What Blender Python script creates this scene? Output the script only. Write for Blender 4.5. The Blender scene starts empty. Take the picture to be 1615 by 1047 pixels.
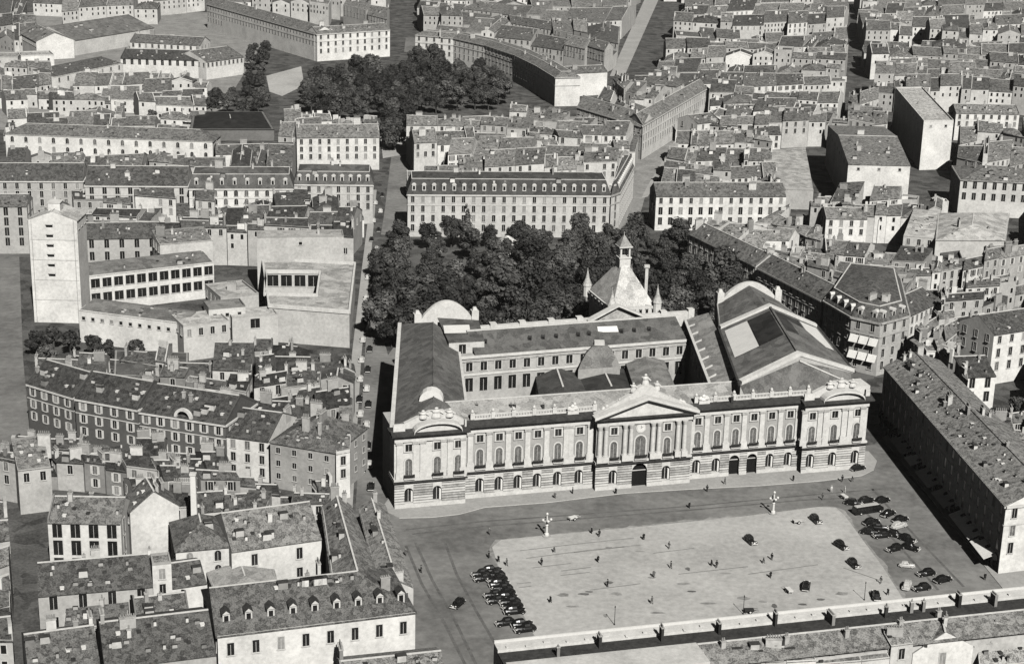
import bpy, math, random
from math import sin, cos, radians, pi, atan, atan2, hypot
from mathutils import Vector, Matrix
random.seed(11); HAZE = .00004
SC = bpy.context.scene; COL = SC.collection
# ---------------------------------------------------------------- camera model (photograph 1615 x 1047 px, ground z = 0)
F_, CX, CY, RR, HC = 2700., 807.5, 523.5, 0.025, 180.
PT = atan(873/F_)
def ray(px, py):
    u = (px-CX)/F_; v = -(py-CY)/F_
    u, v = u*cos(RR)-v*sin(RR), u*sin(RR)+v*cos(RR)
    return (u, cos(PT)+v*sin(PT), -sin(PT)+v*cos(PT))
def W(px, py, z=0.):
    d = ray(px, py); t = (z-HC)/d[2]
    return Vector((d[0]*t, d[1]*t, z))
def pix(p):
    x, y, z = p[0], p[1], p[2]-HC
    dep = y*cos(PT)-z*sin(PT); v = (y*sin(PT)+z*cos(PT))/dep; u = x/dep
    u, v = u*cos(RR)+v*sin(RR), -u*sin(RR)+v*cos(RR)
    return CX+u*F_, CY-v*F_
cam = bpy.data.cameras.new('camera'); co = bpy.data.objects.new('camera', cam); COL.objects.link(co)
cam.sensor_width = 36; cam.lens = 36*F_/1615; cam.clip_end = 9000; cam.clip_start = 1
U_ = Vector((0, sin(PT), cos(PT))); R_ = Vector((1, 0, 0)); N_ = -Vector((0, cos(PT), -sin(PT)))
X_ = R_*cos(RR)+U_*sin(RR); Y_ = -R_*sin(RR)+U_*cos(RR)
co.matrix_world = Matrix(((X_.x, Y_.x, N_.x, 0), (X_.y, Y_.y, N_.y, 0), (X_.z, Y_.z, N_.z, HC), (0, 0, 0, 1)))
SC.camera = co
# ---------------------------------------------------------------- light
EL = radians(41); SX, SY = 0.30, -0.954
w = bpy.data.worlds.new('World'); SC.world = w; w.use_nodes = True
nt = w.node_tree; nt.nodes.clear()
sk = nt.nodes.new('ShaderNodeTexSky'); sk.sky_type = 'NISHITA'; sk.sun_disc = False
sk.air_density = .36; sk.dust_density = .15; sk.ozone_density = 2.; sk.sun_elevation = EL; sk.sun_rotation = atan2(SX, SY)
bw = nt.nodes.new('ShaderNodeSeparateColor')   # black-and-white film behind a red filter: only the sky's red light counts
bg = nt.nodes.new('ShaderNodeBackground'); bg.inputs[1].default_value = 0.05
ou = nt.nodes.new('ShaderNodeOutputWorld')
nt.links.new(sk.outputs[0], bw.inputs[0]); nt.links.new(bw.outputs[0], bg.inputs[0]); nt.links.new(bg.outputs[0], ou.inputs[0])
sl = bpy.data.lights.new('sun', 'SUN'); sl.energy = 5.0; sl.angle = radians(.5); sl.color = (1, .985, .95)
so = bpy.data.objects.new('sun', sl); COL.objects.link(so)
so.rotation_euler = Vector((SX*cos(EL), SY*cos(EL), sin(EL))).to_track_quat('Z', 'Y').to_euler()
SC.view_settings.view_transform = 'Standard'; SC.view_settings.look = 'None'; SC.view_settings.exposure = -0.06
SC.view_settings.gamma = 1; SC.view_settings.use_curve_mapping = False
SC.cycles.max_bounces = 4; SC.cycles.diffuse_bounces = 0; SC.cycles.glossy_bounces = 1; SC.cycles.transparent_max_bounces = 4
# ---------------------------------------------------------------- materials (all neutral greys of a black-and-white print)
def G(v): return (v, v*.985, v*.945, 1)
def mat(name, v=None, rough=.9, lo=.8, hi=1.15, s1=.25, s2=2., wob=.5, rscale=1., cells=0., objcol=False, spec=.2, island=False, dots=0):
    """grey albedo v (or the object's own colour) times two layers of noise in world space"""
    m = bpy.data.materials.new(name); m.use_nodes = True; t = m.node_tree; N = t.nodes; K = t.links
    b = N['Principled BSDF']; b.inputs['Roughness'].default_value = rough
    b.inputs['Specular IOR Level'].default_value = spec
    g = N.new('ShaderNodeNewGeometry')
    fac = None
    for sc, amt in ((s1, 1-wob), (s2, wob)):
        n = N.new('ShaderNodeTexNoise'); n.inputs['Scale'].default_value = sc; n.inputs['Detail'].default_value = 4
        n.inputs['Roughness'].default_value = .65
        K.new(g.outputs['Position'], n.inputs['Vector'])
        mu = N.new('ShaderNodeMath'); mu.operation = 'MULTIPLY'; mu.inputs[1].default_value = amt; K.new(n.outputs[0], mu.inputs[0])
        if fac is None: fac = mu
        else:
            ad = N.new('ShaderNodeMath'); ad.operation = 'ADD'; K.new(fac.outputs[0], ad.inputs[0]); K.new(mu.outputs[0], ad.inputs[1]); fac = ad
    if cells:
        vo = N.new('ShaderNodeTexVoronoi'); vo.inputs['Scale'].default_value = cells; K.new(g.outputs['Position'], vo.inputs['Vector'])
        se = N.new('ShaderNodeSeparateColor'); K.new(vo.outputs['Color'], se.inputs[0])
        m1 = N.new('ShaderNodeMath'); m1.operation = 'MULTIPLY_ADD'; m1.inputs[1].default_value = .2; m1.inputs[2].default_value = -.1; K.new(se.outputs[0], m1.inputs[0])
        a1 = N.new('ShaderNodeMath'); a1.operation = 'ADD'; K.new(fac.outputs[0], a1.inputs[0]); K.new(m1.outputs[0], a1.inputs[1]); fac = a1
    mr = N.new('ShaderNodeMapRange'); mr.inputs[1].default_value = .36; mr.inputs[2].default_value = .64
    mr.inputs[3].default_value = lo; mr.inputs[4].default_value = hi; K.new(fac.outputs[0], mr.inputs[0])
    last = mr.outputs[0]
    if island:
        mi = N.new('ShaderNodeMapRange'); mi.inputs[3].default_value = .55; mi.inputs[4].default_value = 1.5
        K.new(g.outputs['Random Per Island'], mi.inputs[0])
        mm = N.new('ShaderNodeMath'); mm.operation = 'MULTIPLY'; K.new(last, mm.inputs[0]); K.new(mi.outputs[0], mm.inputs[1]); last = mm.outputs[0]
    vm = N.new('ShaderNodeVectorMath'); vm.operation = 'SCALE'; K.new(last, vm.inputs['Scale'])
    if objcol:
        oi = N.new('ShaderNodeObjectInfo'); 
        if rscale != 1.:
            v2 = N.new('ShaderNodeVectorMath'); v2.operation = 'SCALE'; v2.inputs['Scale'].default_value = rscale; K.new(oi.outputs['Color'], v2.inputs[0]); K.new(v2.outputs[0], vm.inputs[0])
        else: K.new(oi.outputs['Color'], vm.inputs[0])
    else: vm.inputs[0].default_value = G(v)[:3]
    K.new(vm.outputs[0], b.inputs['Base Color'])
    return m
M = dict(
 wall=mat('plaster_wall', objcol=True, lo=.72, hi=1.14, s1=.12, s2=1.1, wob=.45),
 tile=mat('roof_tiles', objcol=True, lo=.35, hi=1.55, s1=.06, s2=3.4, wob=.85, rscale=.7, cells=1.1),
 slate=mat('slate_roof', objcol=True, lo=.6, hi=1.4, s1=.15, s2=2.2, wob=.6, rough=.75, cells=.45),
 stone=mat('pale_stone', .72, lo=.76, hi=1.1, s1=.3, s2=1.6),
 grime=mat('weathered_stone', .5, lo=.55, hi=1.25, s1=.3, s2=1.5),
 brick=mat('brick_wall', .40, lo=.8, hi=1.2, s1=.4, s2=3.),
 lead_and_shade=mat('lead_sheet_and_shade', .055, lo=.6, hi=1.35, s1=.3, s2=1.2),  # sheet metal tone, also used for painted shadow bands on the town hall
 white=mat('white_paint', .8, lo=.9, hi=1.05),
 trim=mat('window_trim', .68, lo=.85, hi=1.1),
 glass=mat('window_glass', .018, rough=.15, lo=.6, hi=1.6, spec=.5),
 skyl=mat('white_skylight_glass', .82, rough=.5, lo=.9, hi=1.06, s1=.3, s2=.9),
 curtain=mat('curtained_glass', .15, rough=.4, lo=.5, hi=1.5, s1=.5, s2=2.), shutter=mat('closed_shutters', .32, lo=.7, hi=1.2),
 iron=mat('dark_iron', .03, rough=.5),
 void=mat('dark_doorway', .012),
 asph=mat('asphalt', .215, lo=.62, hi=1.35, s1=.05, s2=.45, wob=.4), worn=mat('worn_edge', .32, lo=.6, hi=1.3, s1=.12, s2=.8), rubber=mat('tyre_marks', .13, lo=.7, hi=1.5, s1=.2, s2=1.),
 plaza=mat('sandy_paving', .50, lo=.7, hi=1.2, s1=.028, s2=.6, wob=.45),
 pave=mat('pavement_stone', .42, lo=.8, hi=1.15, s1=.08, s2=.8),
 dirt=mat('yard_ground', .09, lo=.5, hi=1.7, s1=.12, s2=1.4, cells=.22),
 leaf=mat('leaves', objcol=True, lo=.45, hi=1.6, s1=.13, s2=.5, island=True, rough=.7),
 bark=mat('bark', .08), car=mat('black_car_paint', .012, rough=.25, spec=.5, lo=.8, hi=1.2),
 carl=mat('pale_car_paint', .55, rough=.35, spec=.4), tyre=mat('tyre_rubber', .015), chrome=mat('chrome', .8, rough=.3, spec=.8),
 cloth=mat('dark_cloth', objcol=True, lo=.8, hi=1.2), skin=mat('skin', .42), clay=mat('chimney_pot_clay', .3),
 canvas=mat('awning_canvas', objcol=True, lo=.85, hi=1.1))
# ---------------------------------------------------------------- mesh helpers
class MB:
    def __init__(s, mats): s.v = []; s.f = []; s.m = []; s.mats = mats
    def poly(s, pts, m=0):
        k = len(s.v); s.v += [tuple(p) for p in pts]; s.f.append(tuple(range(k, k+len(pts)))); s.m.append(m)
    def prism(s, pts, z0, z1, m=0, mt=None):
        """vertical prism over the counter-clockwise outline pts"""
        k = len(s.v); n = len(pts)
        s.v += [(p[0], p[1], z0) for p in pts]+[(p[0], p[1], z1) for p in pts]
        for i in range(n):
            j = (i+1) % n; s.f.append((k+i, k+j, k+n+j, k+n+i)); s.m.append(m)
        s.f.append(tuple(range(k+n, k+2*n))); s.m.append(m if mt is None else mt)
        s.f.append(tuple(range(k+n-1, k-1, -1))); s.m.append(m)
    def slab(s, pts, th, m=0, me=None):
        """sloping sheet with its top face on pts, thickness th downwards"""
        k = len(s.v); n = len(pts); me = m if me is None else me
        s.v += [tuple(p) for p in pts]+[(p[0], p[1], p[2]-th) for p in pts]
        s.f.append(tuple(range(k, k+n))); s.m.append(m)
        s.f.append(tuple(range(k+2*n-1, k+n-1, -1))); s.m.append(me)
        for i in range(n):
            j = (i+1) % n; s.f.append((k+i, k+n+i, k+n+j, k+j)); s.m.append(me)
    def extr(s, pts, vec, m=0):
        """planar outline pts (3d) pushed along vec"""
        k = len(s.v); n = len(pts); vec = Vector(vec)
        s.v += [tuple(p) for p in pts]+[tuple(Vector(p)+vec) for p in pts]
        s.f.append(tuple(range(k, k+n))); s.m.append(m)
        s.f.append(tuple(range(k+2*n-1, k+n-1, -1))); s.m.append(m)
        for i in range(n):
            j = (i+1) % n; s.f.append((k+i, k+n+i, k+n+j, k+j)); s.m.append(m)
    def bar(s, p, q, wd, z0, z1, m=0):
        p = Vector(p[:2]); q = Vector(q[:2]); d = (q-p).normalized(); n = Vector((-d.y, d.x))*(wd/2)
        s.prism([p-n, q-n, q+n, p+n], z0, z1, m)
    def beam(s, p, q, wd, th, m=0):
        """sloping strip from p to q, th high, wd wide, standing on the line p-q"""
        p = Vector(p); q = Vector(q); d = (q-p); n = Vector((-d.y, d.x, 0)); n = n.normalized()*(wd/2); u = Vector((0, 0, th))
        k = len(s.v)
        s.v += [tuple(x) for x in (p-n, q-n, q+n, p+n, p-n+u, q-n+u, q+n+u, p+n+u)]
        for f in ((0, 3, 2, 1), (4, 5, 6, 7), (0, 1, 5, 4), (1, 2, 6, 5), (2, 3, 7, 6), (3, 0, 4, 7)):
            s.f.append(tuple(k+i for i in f)); s.m.append(m)
    def box(s, c, sx, sy, z0, z1, m=0, rot=0, top=1.):
        a, b = cos(rot), sin(rot); k = len(s.v)
        for z, q in ((z0, 1.), (z1, top)):
            for x, y in ((-1, -1), (1, -1), (1, 1), (-1, 1)):
                X, Y = x*sx/2*q, y*sy/2*q; s.v.append((c[0]+X*a-Y*b, c[1]+X*b+Y*a, z))
        for f in ((3, 2, 1, 0), (4, 5, 6, 7), (0, 1, 5, 4), (1, 2, 6, 5), (2, 3, 7, 6), (3, 0, 4, 7)):
            s.f.append(tuple(k+i for i in f)); s.m.append(m)
    def lathe(s, c, prof, n=8, m=0, rot=0.):
        """turned shape: prof = [(radius, z), ...]"""
        k = len(s.v)
        for r, z in prof:
            for i in range(n):
                a = rot+2*pi*i/n; s.v.append((c[0]+r*cos(a), c[1]+r*sin(a), z))
        for j in range(len(prof)-1):
            for i in range(n):
                i2 = (i+1) % n
                s.f.append((k+j*n+i, k+j*n+i2, k+j*n+n+i2, k+j*n+n+i)); s.m.append(m)
        s.f.append(tuple(k+(len(prof)-1)*n+i for i in range(n))); s.m.append(m)
        s.f.append(tuple(k+i for i in range(n-1, -1, -1))); s.m.append(m)
    def tube(s, p, q, r0, r1, n=6, m=0):
        p = Vector(p); q = Vector(q); d = (q-p).normalized(); a = d.orthogonal().normalized(); b = d.cross(a); k = len(s.v)
        for c, r in ((p, r0), (q, r1)):
            for i in range(n): t = 2*pi*i/n; s.v.append(tuple(c+(a*cos(t)+b*sin(t))*r))
        for i in range(n):
            j = (i+1) % n; s.f.append((k+i, k+j, k+n+j, k+n+i)); s.m.append(m)
        s.f.append(tuple(k+n+i for i in range(n))); s.m.append(m); s.f.append(tuple(k+i for i in range(n-1, -1, -1))); s.m.append(m)
    def mesh(s, name, org=(0, 0, 0)):
        me = bpy.data.meshes.new(name)
        me.from_pydata([(a-org[0], b-org[1], c-org[2]) for a, b, c in s.v], [], s.f)
        for q in s.mats: me.materials.append(M[q])
        me.polygons.foreach_set('material_index', s.m); me.update()
        return me
    def build(s, name, parent=None, tone=None, org=None, label=None):
        if org is None: org = ORG.get(parent.name, (0, 0, 0)) if parent else (0, 0, 0)
        o = bpy.data.objects.new(name, s.mesh(name, org)); COL.objects.link(o)
        if parent: o.parent = parent; ORG[o.name] = org
        else: o.location = org
        if tone is not None: o.color = G(tone)
        if label: o['label'] = label
        return o
    def add(s, o, mp):
        k = len(s.v); s.v += o.v; s.f += [tuple(k+i for i in f) for f in o.f]; s.m += [mp[m] for m in o.m]
for q_, v_ in (('w50', .5), ('w65', .65), ('w80', .8)): M[q_] = mat('plaster_'+q_, v_, lo=.72, hi=1.14, s1=.12, s2=1.1, wob=.45)
for q_, v_ in (('r12', .13), ('r20', .2), ('r30', .28), ('r40', .38)): M[q_] = mat('tiles_'+q_, v_*.72, lo=.3, hi=1.6, s1=.09, s2=2.6, wob=.8, cells=1.1)
STUFF = MB(['w50', 'w65', 'w80', 'r12', 'r20', 'r30', 'r40', 'glass', 'trim'])
ORG = {}
LABELS = set()
def thing(name, label, cat, loc, group=None):
    o = bpy.data.objects.new(name, None); COL.objects.link(o); o.location = loc; ORG[o.name] = tuple(loc)
    o.empty_display_size = .5
    tag(o, label, cat, group); return o
def tag(o, label, cat, group=None):
    o['label'] = label; o['category'] = cat
    if group: o['group'] = group
    LABELS.add(label)
def setting(mb, name, tone=None):
    o = mb.build(name); o['kind'] = 'structure'; 
    if tone is not None: o.color = G(tone)
    return o
def inst(name, me, parent, pos, rz=0., sc=(1, 1, 1), tone=None):
    """one more object of a shared mesh, as a child of parent, placed at a world position"""
    o = bpy.data.objects.new(name, me); COL.objects.link(o); o.parent = parent
    g = ORG.get(parent.name, (0, 0, 0)); o.location = (pos[0]-g[0], pos[1]-g[1], pos[2]-g[2]); o.rotation_euler = (0, 0, rz); o.scale = sc
    if tone is not None: o.color = G(tone)
    return o
ONES = 'zero first second third fourth fifth sixth seventh eighth ninth tenth eleventh twelfth thirteenth fourteenth fifteenth sixteenth seventeenth eighteenth nineteenth twentieth'.split()
def nth(i): return ONES[i] if i <= 20 else ('twenty-' if i < 30 else 'thirty-')+ONES[i % 10] if i % 10 else ('twentieth', 'thirtieth')[i//10-2]
# ---------------------------------------------------------------- window, dormer and chimney kinds (shared meshes; the wall plane is y = 0, outside is -y)
def window_mesh(w=1.1, h=1.9, arch=False, shut=0, frame=.16, proud=.1, sill=True, bars=True, pane='glass'):
    b = MB([pane, 'trim', 'iron'])
    def fr(x0, x1, z0, z1, y0=-.12, y1=0., m=1): b.extr([(x0, y0, z0), (x1, y0, z0), (x1, y0, z1), (x0, y0, z1)], (0, y1-y0, 0), m)
    x, z = w/2, h/2
    if arch:
        pts = [(x*cos(pi*k/8), -.03, z-x+x*sin(pi*k/8)) for k in range(9)]
        b.poly([(-x, -.03, -z), (x, -.03, -z)]+pts, 0)
        q = x+frame
        for k in range(8):
            a0, a1 = pi*k/8, pi*(k+1)/8
            b.extr([(x*cos(a0), -proud, z-x+x*sin(a0)), (q*cos(a0), -proud, z-x+q*sin(a0)), (q*cos(a1), -proud, z-x+q*sin(a1)), (x*cos(a1), -proud, z-x+x*sin(a1))], (0, proud, 0), 1)
        fr(-q, -x, -z, z-x, -proud); fr(x, q, -z, z-x, -proud)
    else:
        b.poly([(-x, -.03, -z), (x, -.03, -z), (x, -.03, z), (-x, -.03, z)], 0)
        fr(-x-frame, -x, -z, z, -proud); fr(x, x+frame, -z, z, -proud); fr(-x-frame, x+frame, z, z+frame, -proud)
    if sill: fr(-x-frame-.08, x+frame+.08, -z-.18, -z, -proud-.12)
    if bars: fr(-.04, .04, -z, z*.7, -.06, -.03)
    if shut:
        for sx in (-1, 1): fr(sx*(x+frame+.28)-.26, sx*(x+frame+.28)+.26, -z, z, -.08, 0., 2 if shut == 2 else 1)
    return b.mesh('window')
WK = dict(w=dict(w=1.35, h=2.4), t=dict(w=1.4, h=2.8), s=dict(w=1.25, h=2.3, shut=1), d=dict(w=1.25, h=2.3, shut=2), a=dict(w=1.5, h=2.6, arch=True), q=dict(w=1.15, h=1.15, bars=False),
          b=dict(w=3.1, h=3.2, frame=.14), p=dict(w=1.2, h=1.6, frame=.1), n=dict(w=1.7, h=3.2, frame=.08, sill=False), m=dict(w=2.2, h=3.7, frame=.08, sill=False))
WM = {k: window_mesh(**v) for k, v in WK.items()}
WC = {k: window_mesh(**{**v, 'bars': True}, pane='curtain') for k, v in WK.items()}; WS = {k: window_mesh(**v, pane='shutter') for k, v in WK.items()}
def chimney_mesh(lx, ly, h, n):
    b = MB(['wall', 'grime', 'clay'])
    b.box((0, 0), lx, ly, -2.5, h, 0); b.box((0, 0), lx+.2, ly+.2, h, h+.18, 1)
    for i in range(n):
        x = 0 if n == 1 else -lx/2+.3+(lx-.6)*i/(n-1)
        b.lathe((x, 0), [(.16, h+.18), (.19, h+.4), (.13, h+.85)], 6, 2)
    return b.mesh('chimney')
CM = [chimney_mesh(1.0, .7, 1.5, 2), chimney_mesh(2.0, .7, 1.8, 4), chimney_mesh(.8, .8, 1.3, 1), chimney_mesh(3.2, .75, 2.2, 6)]
def dormer_mesh(arch=False):
    b = MB(['trim', 'glass', 'lead_and_shade'])
    b.box((0, 1.), 1.5, 2.4, -1.2, 1.5, 0)
    b.poly([(-.45, -.23, -.5), (.45, -.23, -.5), (.45, -.23, 1.1), (-.45, -.23, 1.1)], 1)
    if arch:
        b.extr([(.95*cos(pi*k/6), -.35, 1.5+.8*sin(pi*k/6)) for k in range(7)], (0, 2.7, 0), 0)
    else:
        b.extr([(-.95, -.4, 1.45), (.95, -.4, 1.45), (0, -.4, 2.3)], (0, 2.8, 0), 2); b.extr([(-.8, -.44, 1.5), (.8, -.44, 1.5), (0, -.44, 2.22)], (0, .04, 0), 0)
    return b.mesh('dormer')
DM = [dormer_mesh(), dormer_mesh(True)]
def hatch_mesh(m, lx, ly, hz):
    b = MB([m, 'lead_and_shade']); b.box((0, 0), lx, ly, -.6, hz, 0, 0, .92); b.box((0, 0), lx*1.15, ly*1.15, hz, hz+.1, 0 if m != 'wall' else 1); return b.mesh('roof_hatch')
HT = [hatch_mesh('skyl', 1.0, 1.3, .18), hatch_mesh('lead_and_shade', 1.0, 1.2, .2), hatch_mesh('wall', .7, .7, 1.0), hatch_mesh('wall', 1.3, .5, .8), hatch_mesh('wall', 2.4, 1.6, 1.5)]
GR = 'old town houses'
CAMP = Vector((0, 0, HC))
def quad_sides(q):
    for i in range(4):
        p0, p1 = q[i], q[(i+1) % 4]; d = Vector((p1[0]-p0[0], p1[1]-p0[1])); L = d.length
        if L < .1: continue
        d /= L; n = Vector((d.y, -d.x)); mid = (Vector(p0[:2])+Vector(p1[:2]))/2
        vis = n.dot(-mid)/mid.length
        yield i, Vector(p0[:2]), d, L, n, vis
def lerp(a, b, t): return a+(b-a)*t
def house(name, label, cat, q, h, roof='gable', rh=3., wt=.6, rt=.2, rows=2, sp=3.2, win='w', chim=2, dorm=0, group=None, verge=True,
          mt='tile', corn=False, over=.35, storey=3.6, z0=0., side=True, vt=.7, cseed=0, maxw=60, flank=None, wrow0=2.1, ctone=None, fl=.45, stuff=False, clut=9, annex=None, pitchless=False):
    """one building over the footprint q (front-left, front-right, back-right, back-left, as seen by the camera), eave height h"""
    rnd = random.Random(cseed or int(abs(q[0][0]*37+q[0][1]*91+h*13)))
    q = [Vector(p[:2]) for p in q]
    org = tuple((q[0]+q[1]+q[2]+q[3])/4)+(z0,)
    root = None if stuff else thing(name, label, cat, org, group)
    a, b, c, d = q
    wl = MB(['wall', 'stone']); rf = MB([mt, 'stone', 'wall'])
    V = lambda p, z: Vector((p[0], p[1], z))
    wl.prism(q, z0, h, 0)
    if corn:
        for i, p, dr, L, n, vis in quad_sides(q):
            if vis > -.25:
                e = p+dr*L
                wl.bar(p+n*.2, e+n*.2, .4, h-.75, h-.2, 1); wl.bar(p+n*.08, e+n*.08, .16, h-.75-storey, h-.55-storey, 1)
    if annex:
        aq, ah, ar = annex; ax = MB(['w50' if wt < .58 else 'w65' if wt < .72 else 'w80', 'r20' if rt < .24 else 'r30']); ax.prism([Vector(p) for p in aq], z0, ah, 0)
        ax.slab([V(aq[0], ah+ar), V(aq[1], ah+ar), V(aq[2], ah+.12), V(aq[3], ah+.12)] if cseed % 2 else [V(aq[0], ah+.12), V(aq[1], ah+.12), V(aq[2], ah+ar), V(aq[3], ah+ar)], .1, 1)
        if not stuff: ax.build('annexe', root, None, org)
    cpos = []
    if roof in ('gable', 'gableT'):
        if roof == 'gableT': A, B, C, D = d, a, b, c      # ridge runs front to back: rotate the quad a quarter turn
        else: A, B, C, D = a, b, c, d
        m0 = lerp(A, D, .5); m1 = lerp(B, C, .5)
        for p, r_, m in ((A, D, m0), (B, C, m1)):         # gable triangles in the wall's own material
            n = (m1-m0).normalized()*(.12 if p is A else -.12)
            wl.extr([V(p, h), V(r_, h), V(m, h+rh-.05)], (n.x, n.y, 0), 0)
        o = over; dn = (D-A).normalized()*o; sl = rh/max(.5, (m0-A).length)*o
        rf.slab([V(A-dn, h-sl), V(B-dn, h-sl), V(m1, h+rh), V(m0, h+rh)], .22, 0)
        rf.slab([V(m0, h+rh+.004), V(m1, h+rh+.004), V(C+dn, h-sl), V(D+dn, h-sl)], .22, 0)
        rf.beam(V(m0, h+rh-.02), V(m1, h+rh-.02), .4, .2, 1 if verge else 0)
        if verge:
            for P_, Q_, m, s_ in ((A, D, m0, 1), (B, C, m1, -1)):
                if rnd.random() < .35 or verge == 2:
                    k = (m1-m0).normalized()*.14*s_
                    hh = .3+.5*rnd.random()
                    rf.beam(V(P_+k, h-.1), V(m+k, h+rh-.1), .34, hh, 2); rf.beam(V(m+k, h+rh-.1), V(Q_+k, h-.1), .34, hh, 2)
        for i in range(chim):
            t = rnd.choice((.03, .97, .5, .25, .75, .4)); v = rnd.uniform(.2, .8)
            p = lerp(lerp(A, B, t), lerp(D, C, t), v); cpos.append((p, h+rh*(1-abs(2*v-1)), atan2((D-A).y, (D-A).x) if t in (.03, .97) else atan2((B-A).y, (B-A).x)))
        slope = (A, B, m0, m1)
    elif roof in ('hip', 'mansard', 'hipR', 'hipL'):
        o = over; ctr = (a+b+c+d)/4
        E = [p+(p-ctr).normalized()*o*1.3 for p in q]; hb = h; R4 = q
        if roof == 'mansard':
            mh = rh; ins = .28*mh
            T = []
            for i in range(4):
                p, pn, pp = q[i], q[(i+1) % 4], q[i-1]
                T.append(p+(pn-p).normalized()*ins+(pp-p).normalized()*ins)
            for i in range(4):
                j = (i+1) % 4; rf.slab([V(E[i], h), V(E[j], h), V(T[j], h+mh), V(T[i], h+mh)], .2, 0)
            for i in range(4): rf.beam(V(T[i], h+mh-.05), V(T[(i+1) % 4], h+mh-.05), .3, .22, 1)
            R4 = T; E = T; hb = h+mh; rh2 = 1.6
        else: rh2 = rh
        A, B, C, D = R4
        if (lerp(A, B, .5)-lerp(D, C, .5)).length > (lerp(A, D, .5)-lerp(B, C, .5)).length*1.05: A, B, C, D = B, C, D, A; E = E[1:]+E[:1]
        m0 = lerp(A, D, .5); m1 = lerp(B, C, .5); hw = (A-D).length*.45
        k = min(hw, (m1-m0).length*.48); dr = (m1-m0).normalized()
        r0 = m0+dr*k if roof != 'hipR' else m0; r1 = m1-dr*k if roof != 'hipL' else m1
        z = hb+rh2
        e = [V(p, hb-.15) for p in E]
        rf.slab([e[0], e[1], V(r1, z), V(r0, z)], .2, 0); rf.slab([e[2], e[3], V(r0, z), V(r1, z)], .2, 0)
        rf.slab([e[1], e[2], V(r1, z+.003)], .2, 0); rf.slab([e[3], e[0], V(r0, z+.003)], .2, 0)
        rf.beam(V(r0, z-.03), V(r1, z-.03), .35, .16, 1)
        for i in range(chim):
            t = rnd.uniform(.1, .9); v = rnd.uniform(.3, .7); p = lerp(lerp(A, B, t), lerp(D, C, t), v)
            cpos.append((p, hb+rh2*.75, atan2((D-A).y, (D-A).x)+rnd.choice((0, pi/2))))
        slope = (lerp(a, b, .15), lerp(b, a, .15), lerp(lerp(a, d, .5), lerp(b, c, .5), .25), lerp(lerp(a, d, .5), lerp(b, c, .5), .75)) if roof != 'mansard' else (a, b, T[0], T[1])
    elif roof == 'shed':
        rf.slab([V(a, h-.1), V(b, h-.1), V(c, h+rh), V(d, h+rh)], .22, 0)
        n = (d-a).normalized()*-.15
        wl.extr([V(d, h-.02), V(c, h-.02), V(c, h+rh-.1), V(d, h+rh-.1)], (n.x, n.y, 0), 0)
        for p, r_ in ((a, d), (b, c)):
            k = (b-a).normalized()*(.12 if p is a else -.12); wl.extr([V(p, h-.02), V(r_, h-.02), V(r_, h+rh-.08)], (k.x, k.y, 0), 0)
        if verge: rf.beam(V(d, h+rh-.05), V(c, h+rh-.05), .4, .35, 2)
        for i in range(chim):
            p = lerp(lerp(a, b, rnd.random()), lerp(d, c, rnd.random()), .7); cpos.append((p, h+rh*.7, 0))
        slope = (a, b, d, c)
    else:  # flat with a parapet
        ctr = (a+b+c+d)/4
        rf.prism([p+(ctr-p)*.01 for p in q], h, h+.12, 0)
        for i in range(4):
            p, e = q[i], q[(i+1) % 4]; n = Vector((-(e-p).y, (e-p).x)).normalized()*.18; dd = (e-p).normalized()*.36
            rf.bar(p+n, e+n-dd, .34, h+.002*(i+1), h+rh+.003*i, 2)
        for i in range(chim):
            p = lerp(lerp(a, b, rnd.uniform(.1, .9)), lerp(d, c, rnd.uniform(.1, .9)), .5); cpos.append((p, h, 0))
        slope = (a, b, d, c)
    if stuff:
        wi = 0 if wt < .58 else 1 if wt < .72 else 2; ri = 3+(0 if rt < .16 else 1 if rt < .24 else 2 if rt < .33 else 3)
        STUFF.add(wl, {0: wi, 1: 8}); STUFF.add(rf, {0: ri, 1: 8, 2: wi})
        if annex: STUFF.add(ax, {0: wi, 1: ri})
        for p, z, rz in cpos: STUFF.box((p.x, p.y), rnd.choice((1., 2., 2.8)), .75, z-2, z+rnd.uniform(1.2, 2.4), rnd.randrange(3), rz)
        for i, p, dr, L, n, vis in quad_sides(q):
            if i != 0 or vis < .03: continue
            nb = max(1, int((L-.8)/sp))
            for r in range(rows):
                z = h-wrow0-r*storey
                for k in range(nb):
                    if rnd.random() < .16: continue
                    x = p+dr*(L*(k+.5)/nb); g_ = lambda u, zz, o: (x.x+dr.x*u+n.x*o, x.y+dr.y*u+n.y*o, z+zz)
                    STUFF.poly([g_(-.75, -1.1, .02), g_(.75, -1.1, .02), g_(.75, 1.1, .02), g_(-.75, 1.1, .02)], 8); STUFF.poly([g_(-.55, -.95, .04), g_(.55, -.95, .04), g_(.55, .95, .04), g_(-.55, .95, .04)], 7)
        return None
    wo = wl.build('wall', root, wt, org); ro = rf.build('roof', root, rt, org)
    for i, (p, z, rz) in enumerate(cpos):
        if name == 'shed': break
        inst('chimney', rnd.choice(CM), ro, (p.x, p.y, z), rz, (1, 1, rnd.uniform(.7, 1.4)), ctone or rnd.uniform(.25, .75))
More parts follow.
